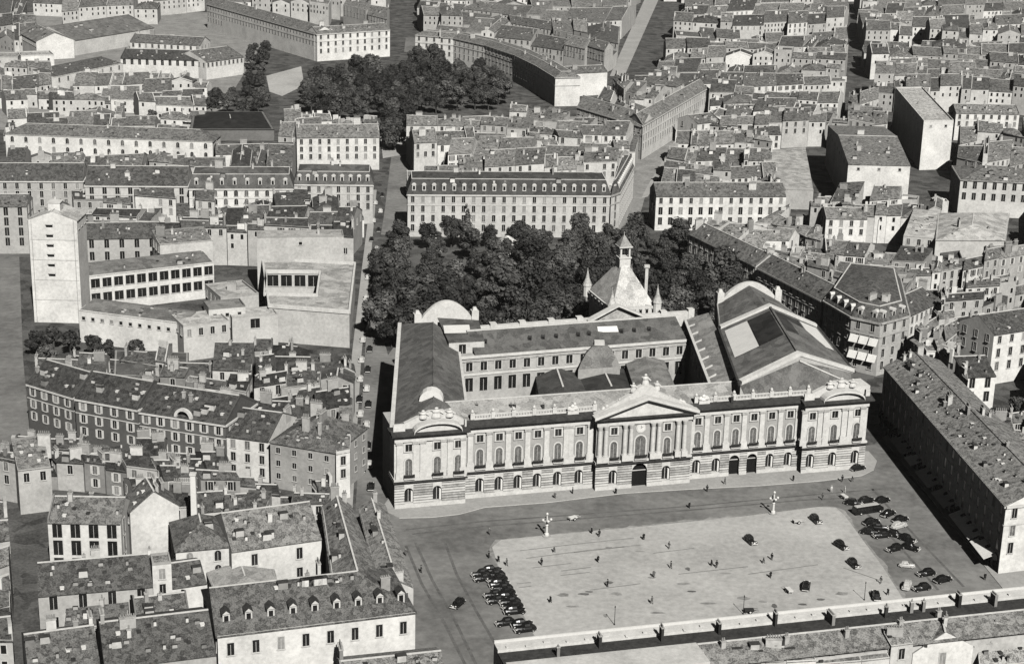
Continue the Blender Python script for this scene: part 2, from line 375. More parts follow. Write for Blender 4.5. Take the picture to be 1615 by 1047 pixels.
    if name != 'shed' and roof != 'flat':
        hsc = .8 if clut < 10 else .62
        A_, B_, M0, M1 = slope; ar = (B_-A_).length*(M0-A_).length; mh_ = rh if roof != 'mansard' else rh
        for i in range(min(clut if clut > 9 or org[1] > 480 else 26, int(ar/((34 if org[1] > 480 else 13) if clut < 10 else 14)+rnd.random()*1.6))):
            u, v = rnd.uniform(.06, .94), rnd.uniform(.15, .85)
            if dorm and v < .75: v = .85
            p = lerp(lerp(A_, B_, u), lerp(M0, M1, u), v); inst('roof_hatch', HT[rnd.choice((0, 1, 1, 2, 2, 3, 3, 4))], ro, (p.x, p.y, h+(mh_*v if roof != 'hip' else mh_*v)), atan2((B_-A_).y, (B_-A_).x), (hsc, hsc, hsc), rnd.uniform(.2, .8))
    nw = 0
    for i, p, dr, L, n, vis in quad_sides(q):
        if vis < .03 or i == 2 or (i != 0 and not side): continue
        if i != 0 and vis < .1 and not flank: continue
        s_ = sp if i == 0 else sp*1.15
        nb = max(1, int((L-.8)/s_)) if L > 2.2 else 0
        rws = rows if i == 0 or flank else max(1, rows-1)
        for r in range(rws):
            z = h-wrow0-r*storey
            if z < z0+1.0: break
            for k in range(nb):
                if nw >= maxw: break
                if group == GR and rnd.random() < .14: continue
                pick = rnd.random(); WX = WM if pick < .72 or win in 'nmb' else WC if pick < .86 else WS
                x = p+dr*(L*(k+.5)/nb); nw += 1
                ty = win if len(win) == 1 else win[min(r, len(win)-1)]
                inst('window', WX[ty], wo, (x.x+n.x*.01, x.y+n.y*.01, z), atan2(dr.y, dr.x))
    if dorm:
        A, B, m0, m1 = slope if roof != 'hipR' else (a, b, lerp(a, d, .5), lerp(b, c, .5)); rz = atan2((B-A).y, (B-A).x)
        dz = h+(rh*.36 if roof == 'mansard' else rh*fl)
        for k in range(dorm):
            p = lerp(lerp(A, m0, .30 if roof == 'mansard' else fl), lerp(B, m1, .30 if roof == 'mansard' else fl), (k+.5)/dorm)
            inst('dormer', DM[1 if roof == 'mansard' else 0], ro, (p.x, p.y, dz), rz)
    return root
def quad_from(ax, ay, bx, by, h, D, back=None):
    a = W(ax, ay, h).xy; b = W(bx, by, h).xy; e = (b-a).normalized(); n = Vector((-e.y, e.x))*D
    if back: n = W(back[0], back[1], h).xy-a
    return [a, b, b+n, a+n]
def B(label, ax, ay, bx, by, h, D, roof='gable', rh=3., wt=.6, rt=.2, name='house', cat='house', back=None, **k):
    return house(name, label, cat, quad_from(ax, ay, bx, by, h, D, back), h, roof, rh, wt, rt, **k)
def Q(label, pts, h, roof='gable', rh=3., wt=.6, rt=.2, name='house', cat='house', **k):
    return house(name, label, cat, [W(x, y, h).xy for x, y in pts], h, roof, rh, wt, rt, **k)
FORM = {'gable': 'gabled', 'gableT': 'end-gabled', 'hip': 'hipped', 'shed': 'lean-to', 'flat': 'flat-topped'}
NINF = []
ROWN = ['front row', 'second row', 'third row', 'fourth row', 'fifth row', 'sixth row', 'seventh row', 'eighth row', 'ninth row', 'tenth row', 'eleventh row']
def district(phrase, c4, z, nr, nc, h=(10, 15), fill=.72, wt=(.32, .8), rt=(.1, .38), rows=2, dens=1., chim=(1, 3), roofs=None, sp=3.4, jit=.12, win='wwtsdw'):
    """a block of old houses between four picture corners (front-left, front-right, back-right, back-left) taken at height z"""
    fl, fr, br, bl = [W(x, y, z).xy for x, y in c4]
    rnd = random.Random(sum(ord(ch)*(i+3) for i, ch in enumerate(phrase)))
    P = lambda u, v: lerp(lerp(fl, fr, u), lerp(bl, br, u), v)
    sk = rnd.uniform(-.5, .5); ph = rnd.uniform(0, 6)
    warp = lambda u, v: P(u+.02*sin(v*9+ph), v+(.3/nr)*sin(u*4.2+ph+v*5))
    for r in range(nr):
        n_ = max(1, nc+rnd.choice((-1, 0, 0, 1)) if nc > 3 else nc)
        cuts = [0]+sorted((k+rnd.uniform(-.42, .42))/n_ for k in range(1, n_))+[1]
        hb = rnd.uniform(*h); k_ = 0; off = rnd.uniform(-.05, .05) if nr > 1 else 0
        for k in range(n_):
            if rnd.random() > dens*.96: continue
            k_ += 1
            u0, u1 = cuts[k]+.001, cuts[k+1]-.001
            v0 = (r+(rnd.uniform(0, .04) if rnd.random() < .75 else rnd.uniform(.05, .25)))/nr; v1 = (r+min(.97, fill+rnd.uniform(-.16, .2)))/nr
            q = [warp(u0, v0), warp(u1, v0), warp(u1, v1), warp(u0, v1)]
            hh = hb+rnd.choice((-3.5, -1.2, -.6, 0, 0, .5, 1., 1.5, 3.2))+rnd.uniform(-.4, .4); rt_ = rnd.uniform(*rt)*(.8 if bl.y > 700 else .92); wt_ = rnd.uniform(wt[0]*.8, wt[1])
            rf = rnd.choice(roofs or ['gable']*15+['gableT']*1+['hip']*3+['shed']*3+['flat'])
            nch = rnd.randint(*chim); wd = (q[1]-q[0]).length; dp = (q[3]-q[0]).length
            tone = 'dark' if rt_ < .19 else 'grey' if rt_ < .28 else 'pale'
            cw = ['no chimney', 'one chimney', 'two chimneys', 'three chimneys', 'four chimneys'][nch]
            tail = f"{nth(k_)} from left{', '+ROWN[r] if nr > 1 else ''} {phrase}"
            lab = f"{tone} {FORM[rf]} house, {cw}, {tail}"
            if len(lab.split()) > 16: lab = f"{tone} {FORM[rf]} house, {tail}"
            rhh = {'gable': dp*.5*.36, 'gableT': wd*.5*.34, 'hip': min(wd, dp)*.2, 'shed': dp*.2, 'flat': .8}[rf]
            ctr = (q[0]+q[2])/2; px, py = pix((ctr.x, ctr.y, hh)); dist = ctr.length
            if px < -420 or px > 2050 or py < -130 or py > 1250: continue
            vb = (r+.985)/nr; ax_ = None
            if vb-v1 > .08/nr and rnd.random() < .8:
                ua = u0+(u1-u0)*rnd.choice((0, 0, .3)); ub = u1-(u1-u0)*rnd.choice((0, 0, .35)); ah = max(3., hh-rnd.uniform(2.5, 7))
                ax_ = ([tuple(warp(ua, v1+.002)), tuple(warp(ub, v1+.002)), tuple(warp(ub, vb)), tuple(warp(ua, vb))], ah, rnd.uniform(.4, 1.6))
            vis = 1 if 0 < px < 1615 and 0 < py < 1047 else .12
            size = vis*wd*(dp*180/dist+.45*hh)/dist**2
            NINF.append((size, lab, q, hh, rf, max(1.2, min(4.5, rhh)), wt_, rt_, dict(rows=rows, sp=sp*rnd.uniform(.85, 1.25), win=rnd.choice(win), chim=nch, group=GR, maxw=16, annex=ax_, cseed=rnd.randint(1, 10**6))))
def build_districts(most):
    NINF.sort(key=lambda t: -t[0])
    for i, (s, lab, q, hh, rf, rhh, wt_, rt_, kw) in enumerate(NINF):
        house('house', lab, 'house', q, hh, rf, rhh, wt_, rt_, stuff=i >= most, **kw)
    if STUFF.v:
        o = STUFF.build('distant_town_houses'); o['kind'] = 'stuff'; o['label'] = 'mass of small old town houses packed together in the far quarters'; o['category'] = 'houses'
# ================================================================ GROUND
def sheet(name, pts, z, m, world=False):
    b = MB([m]); b.poly([(W(x, y).x, W(x, y).y, z) for x, y in pts] if not world else [(x, y, z) for x, y in pts]); return setting(b, name)
sheet('ground', [(-2500, -150), (2500, -150), (2500, 7000), (-2500, 7000)], 0, 'dirt', True)
sheet('road', [(560, 1090), (605, 800), (655, 790), (1000, 755), (1385, 700), (1600, 930), (1700, 1090)], .004, 'asph')
sheet('street_road', [(560, 815), (625, 815), (632, 520), (650, 330), (665, 60), (640, 60), (607, 330), (578, 520)], .008, 'asph')
# sandy square with rounded corners
sheet('plaza', [(776, 862), (790, 851), (860, 844), (1000, 831), (1180, 813), (1290, 799), (1318, 800), (1332, 812), (1360, 850), (1392, 893), (1425, 945), (1120, 985), (850, 1014), (842, 1000), (815, 950), (785, 890)], .008, 'plaza')
_pz = [(776, 862), (790, 851), (860, 844), (1000, 831), (1180, 813), (1290, 799), (1318, 800), (1332, 812), (1360, 850), (1392, 893), (1425, 945), (1120, 985), (850, 1014), (842, 1000), (815, 950), (785, 890)]
_pc = (1090, 905); _pe = []; _r = random.Random(8)
for i in range(len(_pz)):
    a_, b_ = _pz[i], _pz[(i+1) % len(_pz)]; n_ = max(1, int(math.hypot(b_[0]-a_[0], b_[1]-a_[1])/9))
    for k in range(n_):
        x_, y_ = a_[0]+(b_[0]-a_[0])*k/n_, a_[1]+(b_[1]-a_[1])*k/n_; d_ = math.hypot(x_-_pc[0], y_-_pc[1]); o_ = _r.uniform(1, 9)
        _pe.append((x_+(x_-_pc[0])/d_*o_, y_+(y_-_pc[1])/d_*o_*.5))
sheet('paving_edge', _pe, .0065, 'worn')
def kerbed(name, pts, m='pave', h=.14):
    b = MB([m, 'stone']); P = [W(x, y) for x, y in pts]
    if sum(P[i-1].x*P[i].y-P[i].x*P[i-1].y for i in range(len(P))) < 0: P.reverse()
    b.prism(P, 0, h, 1, 0); return setting(b, name)
kerbed('pavement', [(606, 796), (612, 808), (630, 817), (680, 816), (725, 811), (765, 800), (860, 793), (985, 778), (1080, 772), (1200, 766), (1300, 758), (1360, 750), (1378, 741), (1383, 727), (1370, 712), (1200, 700), (800, 740), (625, 770)])
kerbed('gallery_pavement', [(1391, 690), (1560, 902), (1640, 1000), (1690, 950), (1600, 880), (1410, 680)])
kerbed('street_pavement', [(540, 800), (556, 800), (570, 560), (583, 430), (594, 300), (586, 300), (570, 430), (555, 560)])
sheet('boulevard', [(985, 395), (1012, 330), (1020, 300), (1130, 130), (1110, 130), (995, 262), (975, 350)], .012, 'worn')
kerbed('boulevard_pavement', [(1022, 310), (1030, 296), (1075, 215), (1068, 215), (1020, 296), (1012, 312)])
kerbed('avenue_pavement', [(962, 120), (985, 120), (1052, -30), (1030, -30)])
sheet('park_ground', [(590, 370), (1190, 390), (1185, 470), (1110, 500), (640, 520), (612, 560), (596, 500)], .013, 'dirt')
sheet('round_square', [(425, 150), (600, 80), (690, 85), (830, 150), (800, 185), (640, 230), (600, 245), (470, 170)], .014, 'dirt')
sheet('forecourt', [(420, 120), (475, 105), (480, 135), (445, 152), (425, 145)], .018, 'plaza')
sheet('crossing', [(600, 215), (645, 215), (643, 243), (604, 250)], .019, 'plaza')
# ================================================================ TOWN HALL
Lc, Rc = W(622, 803), W(1362, 738); Ev = (Rc-Lc).normalized(); Mv = Vector((Ev.y, -Ev.x, 0)); LEN = (Rc-Lc).length
def F3(s, o, z=0.): p = Lc+Ev*s+Mv*o; return Vector((p.x, p.y, z))
def s_of(px, o=-1., z=10.):
    lo, hi = -10., 160.
    for _ in range(40):
        m = (lo+hi)/2
        if pix(F3(m, o, z))[0] < px: lo = m
        else: hi = m
    return lo
ANG = atan2(Ev.y, Ev.x)
TH = thing('town_hall', 'great pale stone town hall with pilasters, centre pediment and slate roofs around courtyards', 'town hall', F3(LEN/2, -40, 0))
segs = [(0, s_of(733), 0., 'pav'), (s_of(733), s_of(939), -2.6, 'main'), (s_of(939), s_of(1089), -.4, 'mid'), (s_of(1089), s_of(1264), -2.6, 'main'), (s_of(1264), LEN, 0., 'pav')]
bays = [[645, 690, 723], [757, 787.5, 817.5, 848, 880, 914], [968, 1010, 1052], [1100, 1131, 1160, 1188, 1216, 1245], [1280, 1315, 1351]]
ZG, ZS, ZP, ZC = 7.3, 8.2, 18.3, 20.4
gf = MB(['grime', 'stone', 'lead_and_shade']); uw = MB(['brick', 'stone']); en = MB(['stone', 'lead_and_shade', 'grime']); pl = MB(['stone'])
def fbox(b, s0, s1, o0, o1, z0, z1, m=0): b.prism([F3(s0, o1), F3(s1, o1), F3(s1, o0), F3(s0, o0)], z0, z1, m)   # o1 = front
def arch_front(b, s, w, o, z0, zt, ztop, m=0, depth=.7):
    """masonry filling above a round-headed opening of width w whose crown is at zt"""
    r = w/2; zc = zt-r
    arc = [(s-r*cos(pi*k/8), zc+r*sin(pi*k/8)) for k in range(9)]
    for k in range(8):
        (x0, z0_), (x1, z1_) = arc[k], arc[k+1]
        b.extr([F3(x0, o, z0_), F3(x1, o, z1_), F3(x1, o, ztop), F3(x0, o, ztop)], -Mv*depth, m)
winA = window_mesh(1.8, 4.5, arch=True, frame=.36, proud=.18, pane='curtain'); winB = window_mesh(1.75, 2.0, frame=.42, proud=.2); winM = window_mesh(2.9, 6.0, arch=True, frame=.4, proud=.18, pane='curtain')
def balcony_mesh(w=2.9):
    b = MB(['iron', 'stone']); b.box((0, -.55), w, 1.1, -.25, 0, 1)
    for k in range(11):
        t = -1+2*k/10; b.box((t*w/2*.97, -1.02+.2*abs(t)**3), .09, .09, 0, 1.0, 0)
    for k in range(10):
        t0, t1 = -1+2*k/10, -1+2*(k+1)/10
        b.beam((t0*w/2*.97, -1.02+.2*abs(t0)**3, .98), (t1*w/2*.97, -1.02+.2*abs(t1)**3, .98), .14, .1, 0); b.beam((t0*w/2*.97, -1.02+.2*abs(t0)**3, .5), (t1*w/2*.97, -1.02+.2*abs(t1)**3, .5), .1, .4, 0)
    return b.mesh('balcony')
balM = balcony_mesh()
pil_m = MB(['stone', 'grime'])
pil_m.box((0, .25), 2.0, 1.4, 0, 1.6, 0); pil_m.box((0, .25), 1.62, 1.0, 1.6, 1.9, 0); pil_m.box((0, .25), 1.38, .8, 1.9, 9.2, 0); pil_m.box((0, .25), 1.5, .95, 9.2, 9.45, 0); pil_m.box((0, .25), 1.85, 1.3, 9.45, 10.1, 1)
pilM = pil_m.mesh('pilaster')
col_m = MB(['stone', 'grime'])
col_m.box((0, 0), 1.7, 1.7, 0, 1.6, 0); col_m.lathe((0, 0), [(.75, 1.6), (.75, 1.85), (.6, 1.9), (.62, 5), (.52, 9.1), (.6, 9.2), (.85, 10.1)], 14, 0)
colM = col_m.mesh('column')
win_todo = []; rr_ = random.Random(5)
for (s0, s1, o, ty), bx in zip(segs, bays):
    S = [s_of(x, o) for x in bx]
    fbox(gf, s0, s1, o-6, o-1.0, 0, ZG, 0)                   # wall behind the openings
    ops = []
    for i, s in enumerate(S):
        portal = ty == 'mid' and i == 1
        if ty == 'pav' and abs(bx[i]-723) < 1: continue
        big = bx[i] in (1160, 1188)
        w_ = 4.3 if portal else 3.0 if big else 2.35; zt = 6.9 if portal else 6.0 if big else 5.6; zb = 0.16 if portal or big else 1.5
        ops.append((s, w_, zb, zt, portal or big))
    edges = [s0]+[v for q in ops for v in (q[0]-q[1]/2, q[0]+q[1]/2)]+[s1]
    for k in range(0, len(edges), 2):                       # rusticated piers: courses with sunk joints
        a_, b_ = edges[k], edges[k+1]
        fbox(gf, a_+.05 if k else a_, b_-.05, o-.98, o-.16, 0, ZG-.02, 2)
        z = 1.25; fbox(gf, a_, b_, o-.9, o+.22, .02, 1.2, 1)
        while z < ZG-.35:
            fbox(gf, a_, b_, o-.9, o, z+.1, min(z+.6, ZG-.05), 0 if rr_.random() < .55 else 1); z += .72
    for s, w_, zb, zt, door in ops:
        arch_front(gf, s, w_, o-.01, zb, zt, ZG-.03, 1, .85)
        if not door: fbox(gf, s-w_/2, s+w_/2, o-.9, o+.2, .03, 1.35, 1)
        win_todo.append((s, o-.985, (zb+zt)/2, w_, zt-zb, door))
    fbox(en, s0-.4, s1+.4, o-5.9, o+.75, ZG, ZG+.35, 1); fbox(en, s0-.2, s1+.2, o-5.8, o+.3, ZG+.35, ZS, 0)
    fbox(uw, s0+.02, s1-.02, o-6, o-.55, ZS-.02, ZP+.05, 1 if ty == 'pav' else 0)
    fbox(en, s0, s1, o-5.8, o+.05, ZP, ZC-.55, 0)            # entablature
    fbox(en, s0-.5, s1+.5, o-5.7, o+.75, ZC-.55, ZC-.25, 1); fbox(en, s0-.9, s1+.9, o-5.6, o+1.25, ZC-.25, ZC+.12, 1)  # dark courses: the band's deep shadow is put into their colour
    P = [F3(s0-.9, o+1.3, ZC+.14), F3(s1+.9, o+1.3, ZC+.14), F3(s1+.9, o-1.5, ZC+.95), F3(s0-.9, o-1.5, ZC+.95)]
    en.slab(P, .1, 1)                                       # dark lead on the cornice, its deep shadow put into the tone as well
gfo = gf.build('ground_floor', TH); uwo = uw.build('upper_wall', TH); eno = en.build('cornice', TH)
for s, o, z, w_, h_, door in win_todo:
    b = MB(['void', 'trim', 'glass', 'white']); r = w_/2; zb = z-h_/2; zt = z+h_/2
    pts = [F3(s-r, o+.02, zb), F3(s+r, o+.02, zb)]+[F3(s+r*cos(pi*k/8), o+.02, zt-r+r*sin(pi*k/8)) for k in range(9)]
    b.poly(pts, 0 if door else 2)
    if door: b.extr([F3(s-r, o+.2, zt-r-.2), F3(s+r, o+.2, zt-r-.2), F3(s+r, o+.2, zt-r), F3(s-r, o+.2, zt-r)], -Mv*.15, 1)
    else:
        fbox(b, s-.06, s+.06, o+.03, o+.12, zb, zt-.1, 1); fbox(b, s+r*.55, s+r-.03, o+.03, o+.5, zb, zt-r*.9, 3)   # white strip at the right side
    if door: b.build('gateway', TH)
    else: b.build('arched_window', TH)
for (s0, s1, o, ty), bx in zip(segs, bays):
    for i, x in enumerate(bx):
        s = s_of(x, o)
        if ty == 'mid' and i == 1:
            p = F3(s, o-.54); inst('great_window', winM, TH, (p.x, p.y, ZS+3.5), ANG); p = F3(s, o-.3); inst('balcony', balM, TH, (p.x, p.y, ZS+.3), ANG, (1.25, 1, 1)); continue
        p = F3(s, o-.54); inst('window', winA, TH, (p.x, p.y, ZS+3.1), ANG); inst('attic_window', winB, TH, (p.x, p.y, ZP-1.75), ANG)
        p = F3(s, o-.3); inst('balcony', balM, TH, (p.x, p.y, ZS+.26), ANG)
pilx = [(0, [630, 656, 667, 700, 710, 731]), (1, [742, 772, 802, 832.5, 862.5, 893, 901, 931]), (3, [1092, 1115, 1146, 1174, 1202, 1231, 1258]), (4, [1268, 1293, 1302, 1331, 1341, 1360])]
for k, xs in pilx:
    o = segs[k][2]
    for x in xs:
        p = F3(s_of(x, o, 13), o-.35); inst('pilaster', pilM, TH, (p.x, p.y, ZS), ANG)
for x in (945.5, 955, 985, 994.5, 1029, 1038.5, 1068.5, 1079):
    o = segs[2][2]; p = F3(s_of(x, o, 13), o+.1); inst('column', colM, TH, (p.x, p.y, ZS), ANG)
# clock over the great window
b = MB(['stone', 'white', 'iron']); sc = s_of(1010, -.4); o = -.4
for r, y0, m in ((1.35, .12, 0), (1.05, .2, 1)):
    b.extr([F3(sc+r*cos(2*pi*k/20), o-.55+y0, ZP-1.45+r*sin(2*pi*k/20)) for k in range(20)], -Mv*(y0+.02), m)
b.extr([F3(sc-.06, o-.34, ZP-1.5), F3(sc+.06, o-.34, ZP-1.5), F3(sc+.06, o-.34, ZP-.65), F3(sc-.06, o-.34, ZP-.65)], -Mv*.03, 2)
b.extr([F3(sc-.06, o-.34, ZP-1.5), F3(sc+.6, o-.34, ZP-1.2), F3(sc+.55, o-.34, ZP-1.1), F3(sc-.06, o-.34, ZP-1.38)], -Mv*.03, 2)
b.build('clock', TH)
# pediment with raised block and figures
b = MB(['stone', 'grime', 'lead_and_shade']); s0, s1 = segs[2][0]-.6, segs[2][1]+.6; sm = (s0+s1)/2; zb = ZC+.12; zt = ZC+4.9
b.extr([F3(s0+1, .3, zb), F3(s1-1, .3, zb), F3(sm, .3, zt-.6)], -Mv*1.5, 0)
for A, Bq in (((s0-.6, zb), (sm, zt)), ((sm, zt), (s1+.6, zb))):
    b.extr([F3(A[0], 1.25, A[1]-.35), F3(Bq[0], 1.25, Bq[1]-.35), F3(Bq[0], 1.25, Bq[1]-.02), F3(A[0], 1.25, A[1]-.02)], -Mv*1.2, 2)  # dark strip below the raking cornice: its shadow line painted in
    b.extr([F3(A[0], 1.2, A[1]), F3(Bq[0], 1.2, Bq[1]), F3(Bq[0], 1.2, Bq[1]+.8), F3(A[0], 1.2, A[1]+.8)], -Mv*2.6, 0)
b.extr([F3(s0, -1.25, zb), F3(s1, -1.25, zb), F3(s1, -1.25, zb+.9), F3(sm+4, -1.25, zt+1.0), F3(sm+2.4, -1.25, zt+2.6), F3(sm+1, -1.25, zt+3.3), F3(sm-1, -1.25, zt+3.3), F3(sm-2.4, -1.25, zt+2.6), F3(sm-4, -1.25, zt+1.0), F3(s0, -1.25, zb+.9)], -Mv*1.6, 0)
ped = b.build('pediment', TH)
fig = MB(['stone']); fig.lathe((0, 0), [(.75, 0), (.7, .5), (.5, 1.2), (.62, 1.7), (.5, 2.0), (.2, 2.15), (.3, 2.4), (.24, 2.7), (.05, 2.8)], 9); fig.tube((.4, 0, 1.7), (1.0, -.2, 1.0), .2, .14); fig.tube((-.4, 0, 1.7), (-.8, -.3, 2.2), .2, .12)
figM = fig.mesh('statue')
for ds, z, k in ((0, zt+3.25, 1.1), (-3.3, zt+1.6, .9), (3.3, zt+1.6, .9), (-7, zb+2.4, .8), (7, zb+2.4, .8)):
    p = F3(sm+ds, -2.0); inst('statue', figM, TH, (p.x, p.y, z), ANG, (k*1.3, k, k))
# trophies (sculpture groups) beside the pediment
tr = MB(['stone', 'grime']); tr.box((0, 0), 3.6, 2., 0, 1.6)
for x, z, r in ((-1.0, 2.2, 1.0), (.9, 2.3, 1.1), (0, 3.1, .8), (-.3, 1.9, 1.2), (1.2, 1.7, .8)): tr.lathe((x, 0), [(.1, z-r), (r*.8, z-r*.5), (r, z), (r*.7, z+r*.6), (.1, z+r)], 8)
trM = tr.mesh('trophy')
for px, o in ((903, -4.2), (957, -2.2), (1073, -2.2), (1110, -4.4)):
    p = F3(s_of(px, o, 23), o); inst('trophy', trM, TH, (p.x, p.y, ZC+.5), ANG, (.85, .8, .72))
# balustrade with pedestals
for x0, x1 in ((745, 938), (1098, 1275)):
    o = -4.6; a_, b_ = s_of(x0, o, 22), s_of(x1, o, 22); zb = ZC+.95
    b = MB(['stone', 'white']); fbox(b, a_, b_, o-.35, o+.1, zb-.6, zb+.25, 0); fbox(b, a_, b_, o-.3, o+.05, zb+1.0, zb+1.3, 0)
    n = int((b_-a_)/.42)
    for k in range(n): c = F3(a_+(k+.5)*(b_-a_)/n, o-.13); b.box(c, .22, .2, zb+.25, zb+1.0, 1, ANG)
    for k in range(7): c = F3(a_+k*(b_-a_)/6, o-.13); b.box(c, 1.1, .8, zb, zb+1.75, 0, ANG); b.lathe(c, [(.3, zb+1.75), (.45, zb+2.1), (.3, zb+2.5), (.05, zb+2.7)], 8)
    b.build('balustrade', TH)
# end pavilions: curved pediments with sculpture
for k, xs in ((0, (652, 728)), (4, (1297, 1362))):
    a_, b_ = s_of(xs[0], 0, 22), s_of(xs[1], 0, 22); sm_ = (a_+b_)/2; hw = (b_-a_)/2
    b = MB(['stone', 'grime']); z0 = ZC+.12
    arc = [(sm_-hw*cos(pi*(.5+.0)*0+pi*k2/12), z0+2.6*sin(pi*k2/12)) for k2 in range(13)]
    for k2 in range(12):
        (x0, y0), (x1, y1) = arc[k2], arc[k2+1]
        b.extr([F3(x0, 1.3, y0), F3(x1, 1.3, y1), F3(x1, 1.3, y1+.6), F3(x0, 1.3, y0+.6)], -Mv*2.8, 0)
    b.extr([F3(x, .2, y) for x, y in reversed(arc)], -Mv*1.2, 0)
    b.extr([F3(a_-2, -1.6, z0), F3(b_+1, -1.6, z0), F3(b_+1, -1.6, z0+2.2), F3(sm_+hw*.6, -1.6, z0+4.2), F3(sm_+hw*.3, -1.6, z0+5.0), F3(sm_-hw*.3, -1.6, z0+5.0), F3(sm_-hw*.6, -1.6, z0+4.2), F3(a_-2, -1.6, z0+2.2)], -Mv*1.4, 0)
    b.build('curved_pediment', TH)
    for ds, kk in ((-.55, .8), (0, 1.), (.55, .8)):
        p = F3(sm_+hw*ds, -1.5); inst('statue', figM, TH, (p.x, p.y, z0+3.4), ANG, (1.8*kk, 1, kk))
    s0, s1 = segs[k][0], segs[k][1]
    for q0, q1 in ((s0-.2, a_-2), (b_+1, s1+.2)):
        if q1 > q0+.3: b = MB(['stone']); fbox(b, q0, q1, -1.2, -.6, ZC+.7, ZC+2.6); b.build('parapet', TH)
# wings: walls and roofs, each a closed block
def P3(px, py, z): return W(px, py, z)
def block(name, pts, z1, m='wall', tone=.5, z0=0):
    b = MB([m]); b.prism(pts, z0, z1); return b.build(name, TH, tone)
V = lambda p, z: Vector((p[0], p[1], z))
# front wing roof: low pale sheet roof falling towards the square
fs0, fs1 = s_of(745, -5, 22), s_of(1185, -14, 23)
b = MB(['slate', 'stone']); b.slab([F3(fs0-6, -5.2, ZC+.6), F3(fs1+3, -5.2, ZC+.6), F3(fs1, -13.6, 23.2), F3(fs0-6, -13.6, 23.2)], .25)
b.slab([F3(fs0-6, -13.6, 23.21), F3(fs1, -13.6, 23.21), F3(fs1, -17.6, 20.5), F3(fs0-6, -17.6, 20.5)], .25)
b.beam(F3(fs0-6, -13.6, 23.2), F3(fs1, -13.6, 23.2), .5, .2, 1)
fr_ = b.build('roof', TH, .36, label='pale low roof behind the front balustrade')
block('wall', [F3(0.3, -5.9), F3(LEN-.3, -5.9), F3(LEN-.3, -17), F3(0.3, -17)], 20.4, tone=.5)
for px in (752, 806, 812, 857, 903, 1155, 985): p = W(px, 640 if px < 1000 else 628, 22.4); inst('chimney', CM[2], fr_, p, 0, (.8, .8, .5), .06)
# left wing
lw = [W(620, 676, 20).xy, W(737, 652, 20).xy, W(722, 537, 20).xy, W(632, 512, 20).xy]
block('wall', [V(p, 0) for p in (lw[0]+Vector((.8, 4)), lw[1]+Vector((-.2, 4)), lw[2], lw[3])], 20.2, tone=.5)
r0, r1 = W(684, 634, 25).xy, W(683, 508, 25).xy
b = MB(['slate', 'stone']); b.slab([V(lw[0], 20.3), V(r0, 25), V(r1, 25), V(lw[3], 20.3)][::-1], .3); b.slab([V(lw[1], 20.3), V(lw[2], 20.3), V(r1, 25), V(r0, 25)], .3); b.slab([V(lw[0], 20.3), V(lw[1], 20.3), V(r0, 25.01)], .3)
b.beam(V(r0, 24.95), V(r1, 24.95), .3, .2); b.beam(V(lw[0]-Vector((.3, 0)), 20.1), V(lw[3]-Vector((.3, 0)), 20.1), 1.1, .6, 1); b.beam(V(lw[1], 20.1), V(lw[2], 20.1), .7, .5, 1)
lr = b.build('roof', TH, .135, label='dark slate roof of the wing along the street')
b = MB(['white', 'stone']); c = W(680, 628, 24.5)
b.extr([Vector((c.x-3.2*cos(pi*k/8), c.y, 23.5+3.2*sin(pi*k/8))) for k in range(9)], (0, 3.2, 0), 0); b.build('skylight', lr)
# left rear pavilion block with its white skylight and dark roof
q = [W(722, 556, 20).xy, W(770, 552, 20).xy, W(757, 512, 20).xy, W(700, 508, 20).xy]
b = MB(['slate', 'stone', 'skyl']); z = 23.4; Q4 = [W(708, 541, z).xy, W(764, 538, z).xy, W(755, 512, z).xy, W(690, 508, z).xy]
block('wall', [V(p, 0) for p in Q4], z, tone=.68)
b.slab([V(Q4[0], z+.1), V(Q4[1], z+.1), V(Q4[2], z+1.4), V(Q4[3], z+1.4)], .2, 0); ro_ = b.build('roof', TH, .11)
b = MB(['skyl']); b.slab([W(701, 525, z+.85), W(742, 524, z+.85), W(740, 512, z+1.5), W(699, 513, z+1.5)], .12); b.build('skylight', ro_)
p = lerp(Q4[0], Q4[1], .38); inst('window', WM['t'], TH, (p.x, p.y-.02, 21.4), atan2((Q4[1]-Q4[0]).y, (Q4[1]-Q4[0]).x), (1.5, 1, 1))
# white segmental attic walls at the rear ends
def attic(p0, p1, z0, rise, pw=1.7):
    p0, p1 = Vector(p0), Vector(p1); d = p1-p0; n = Vector((-d.y, d.x)).normalized()*1.4; m = MB(['stone'])
    pts = [V(p0, z0-6), V(p1, z0-6)]+[V(lerp(p1, p0, k/14), z0+.6+rise*sin(pi*k/14)**.8) for k in range(15)]
    m.extr(pts, (n.x, n.y, 0), 0)
    for p in (p0-d.normalized()*pw*.6, p1+d.normalized()*pw*.6): m.box(p+n*.5, pw*1.3, 2.2, z0-6, z0+2.6, 0, atan2(d.y, d.x)); m.box(p+n*.5, pw*.9, 1.5, z0+2.6, z0+3.6, 0, atan2(d.y, d.x), .6)
    return m.build('attic_wall', TH)
attic(W(664, 508, 22).xy, W(744, 503, 22).xy, 22, 5.6)
attic(W(1141, 474, 25).xy, W(1222, 470, 25).xy, 25, 5.0)
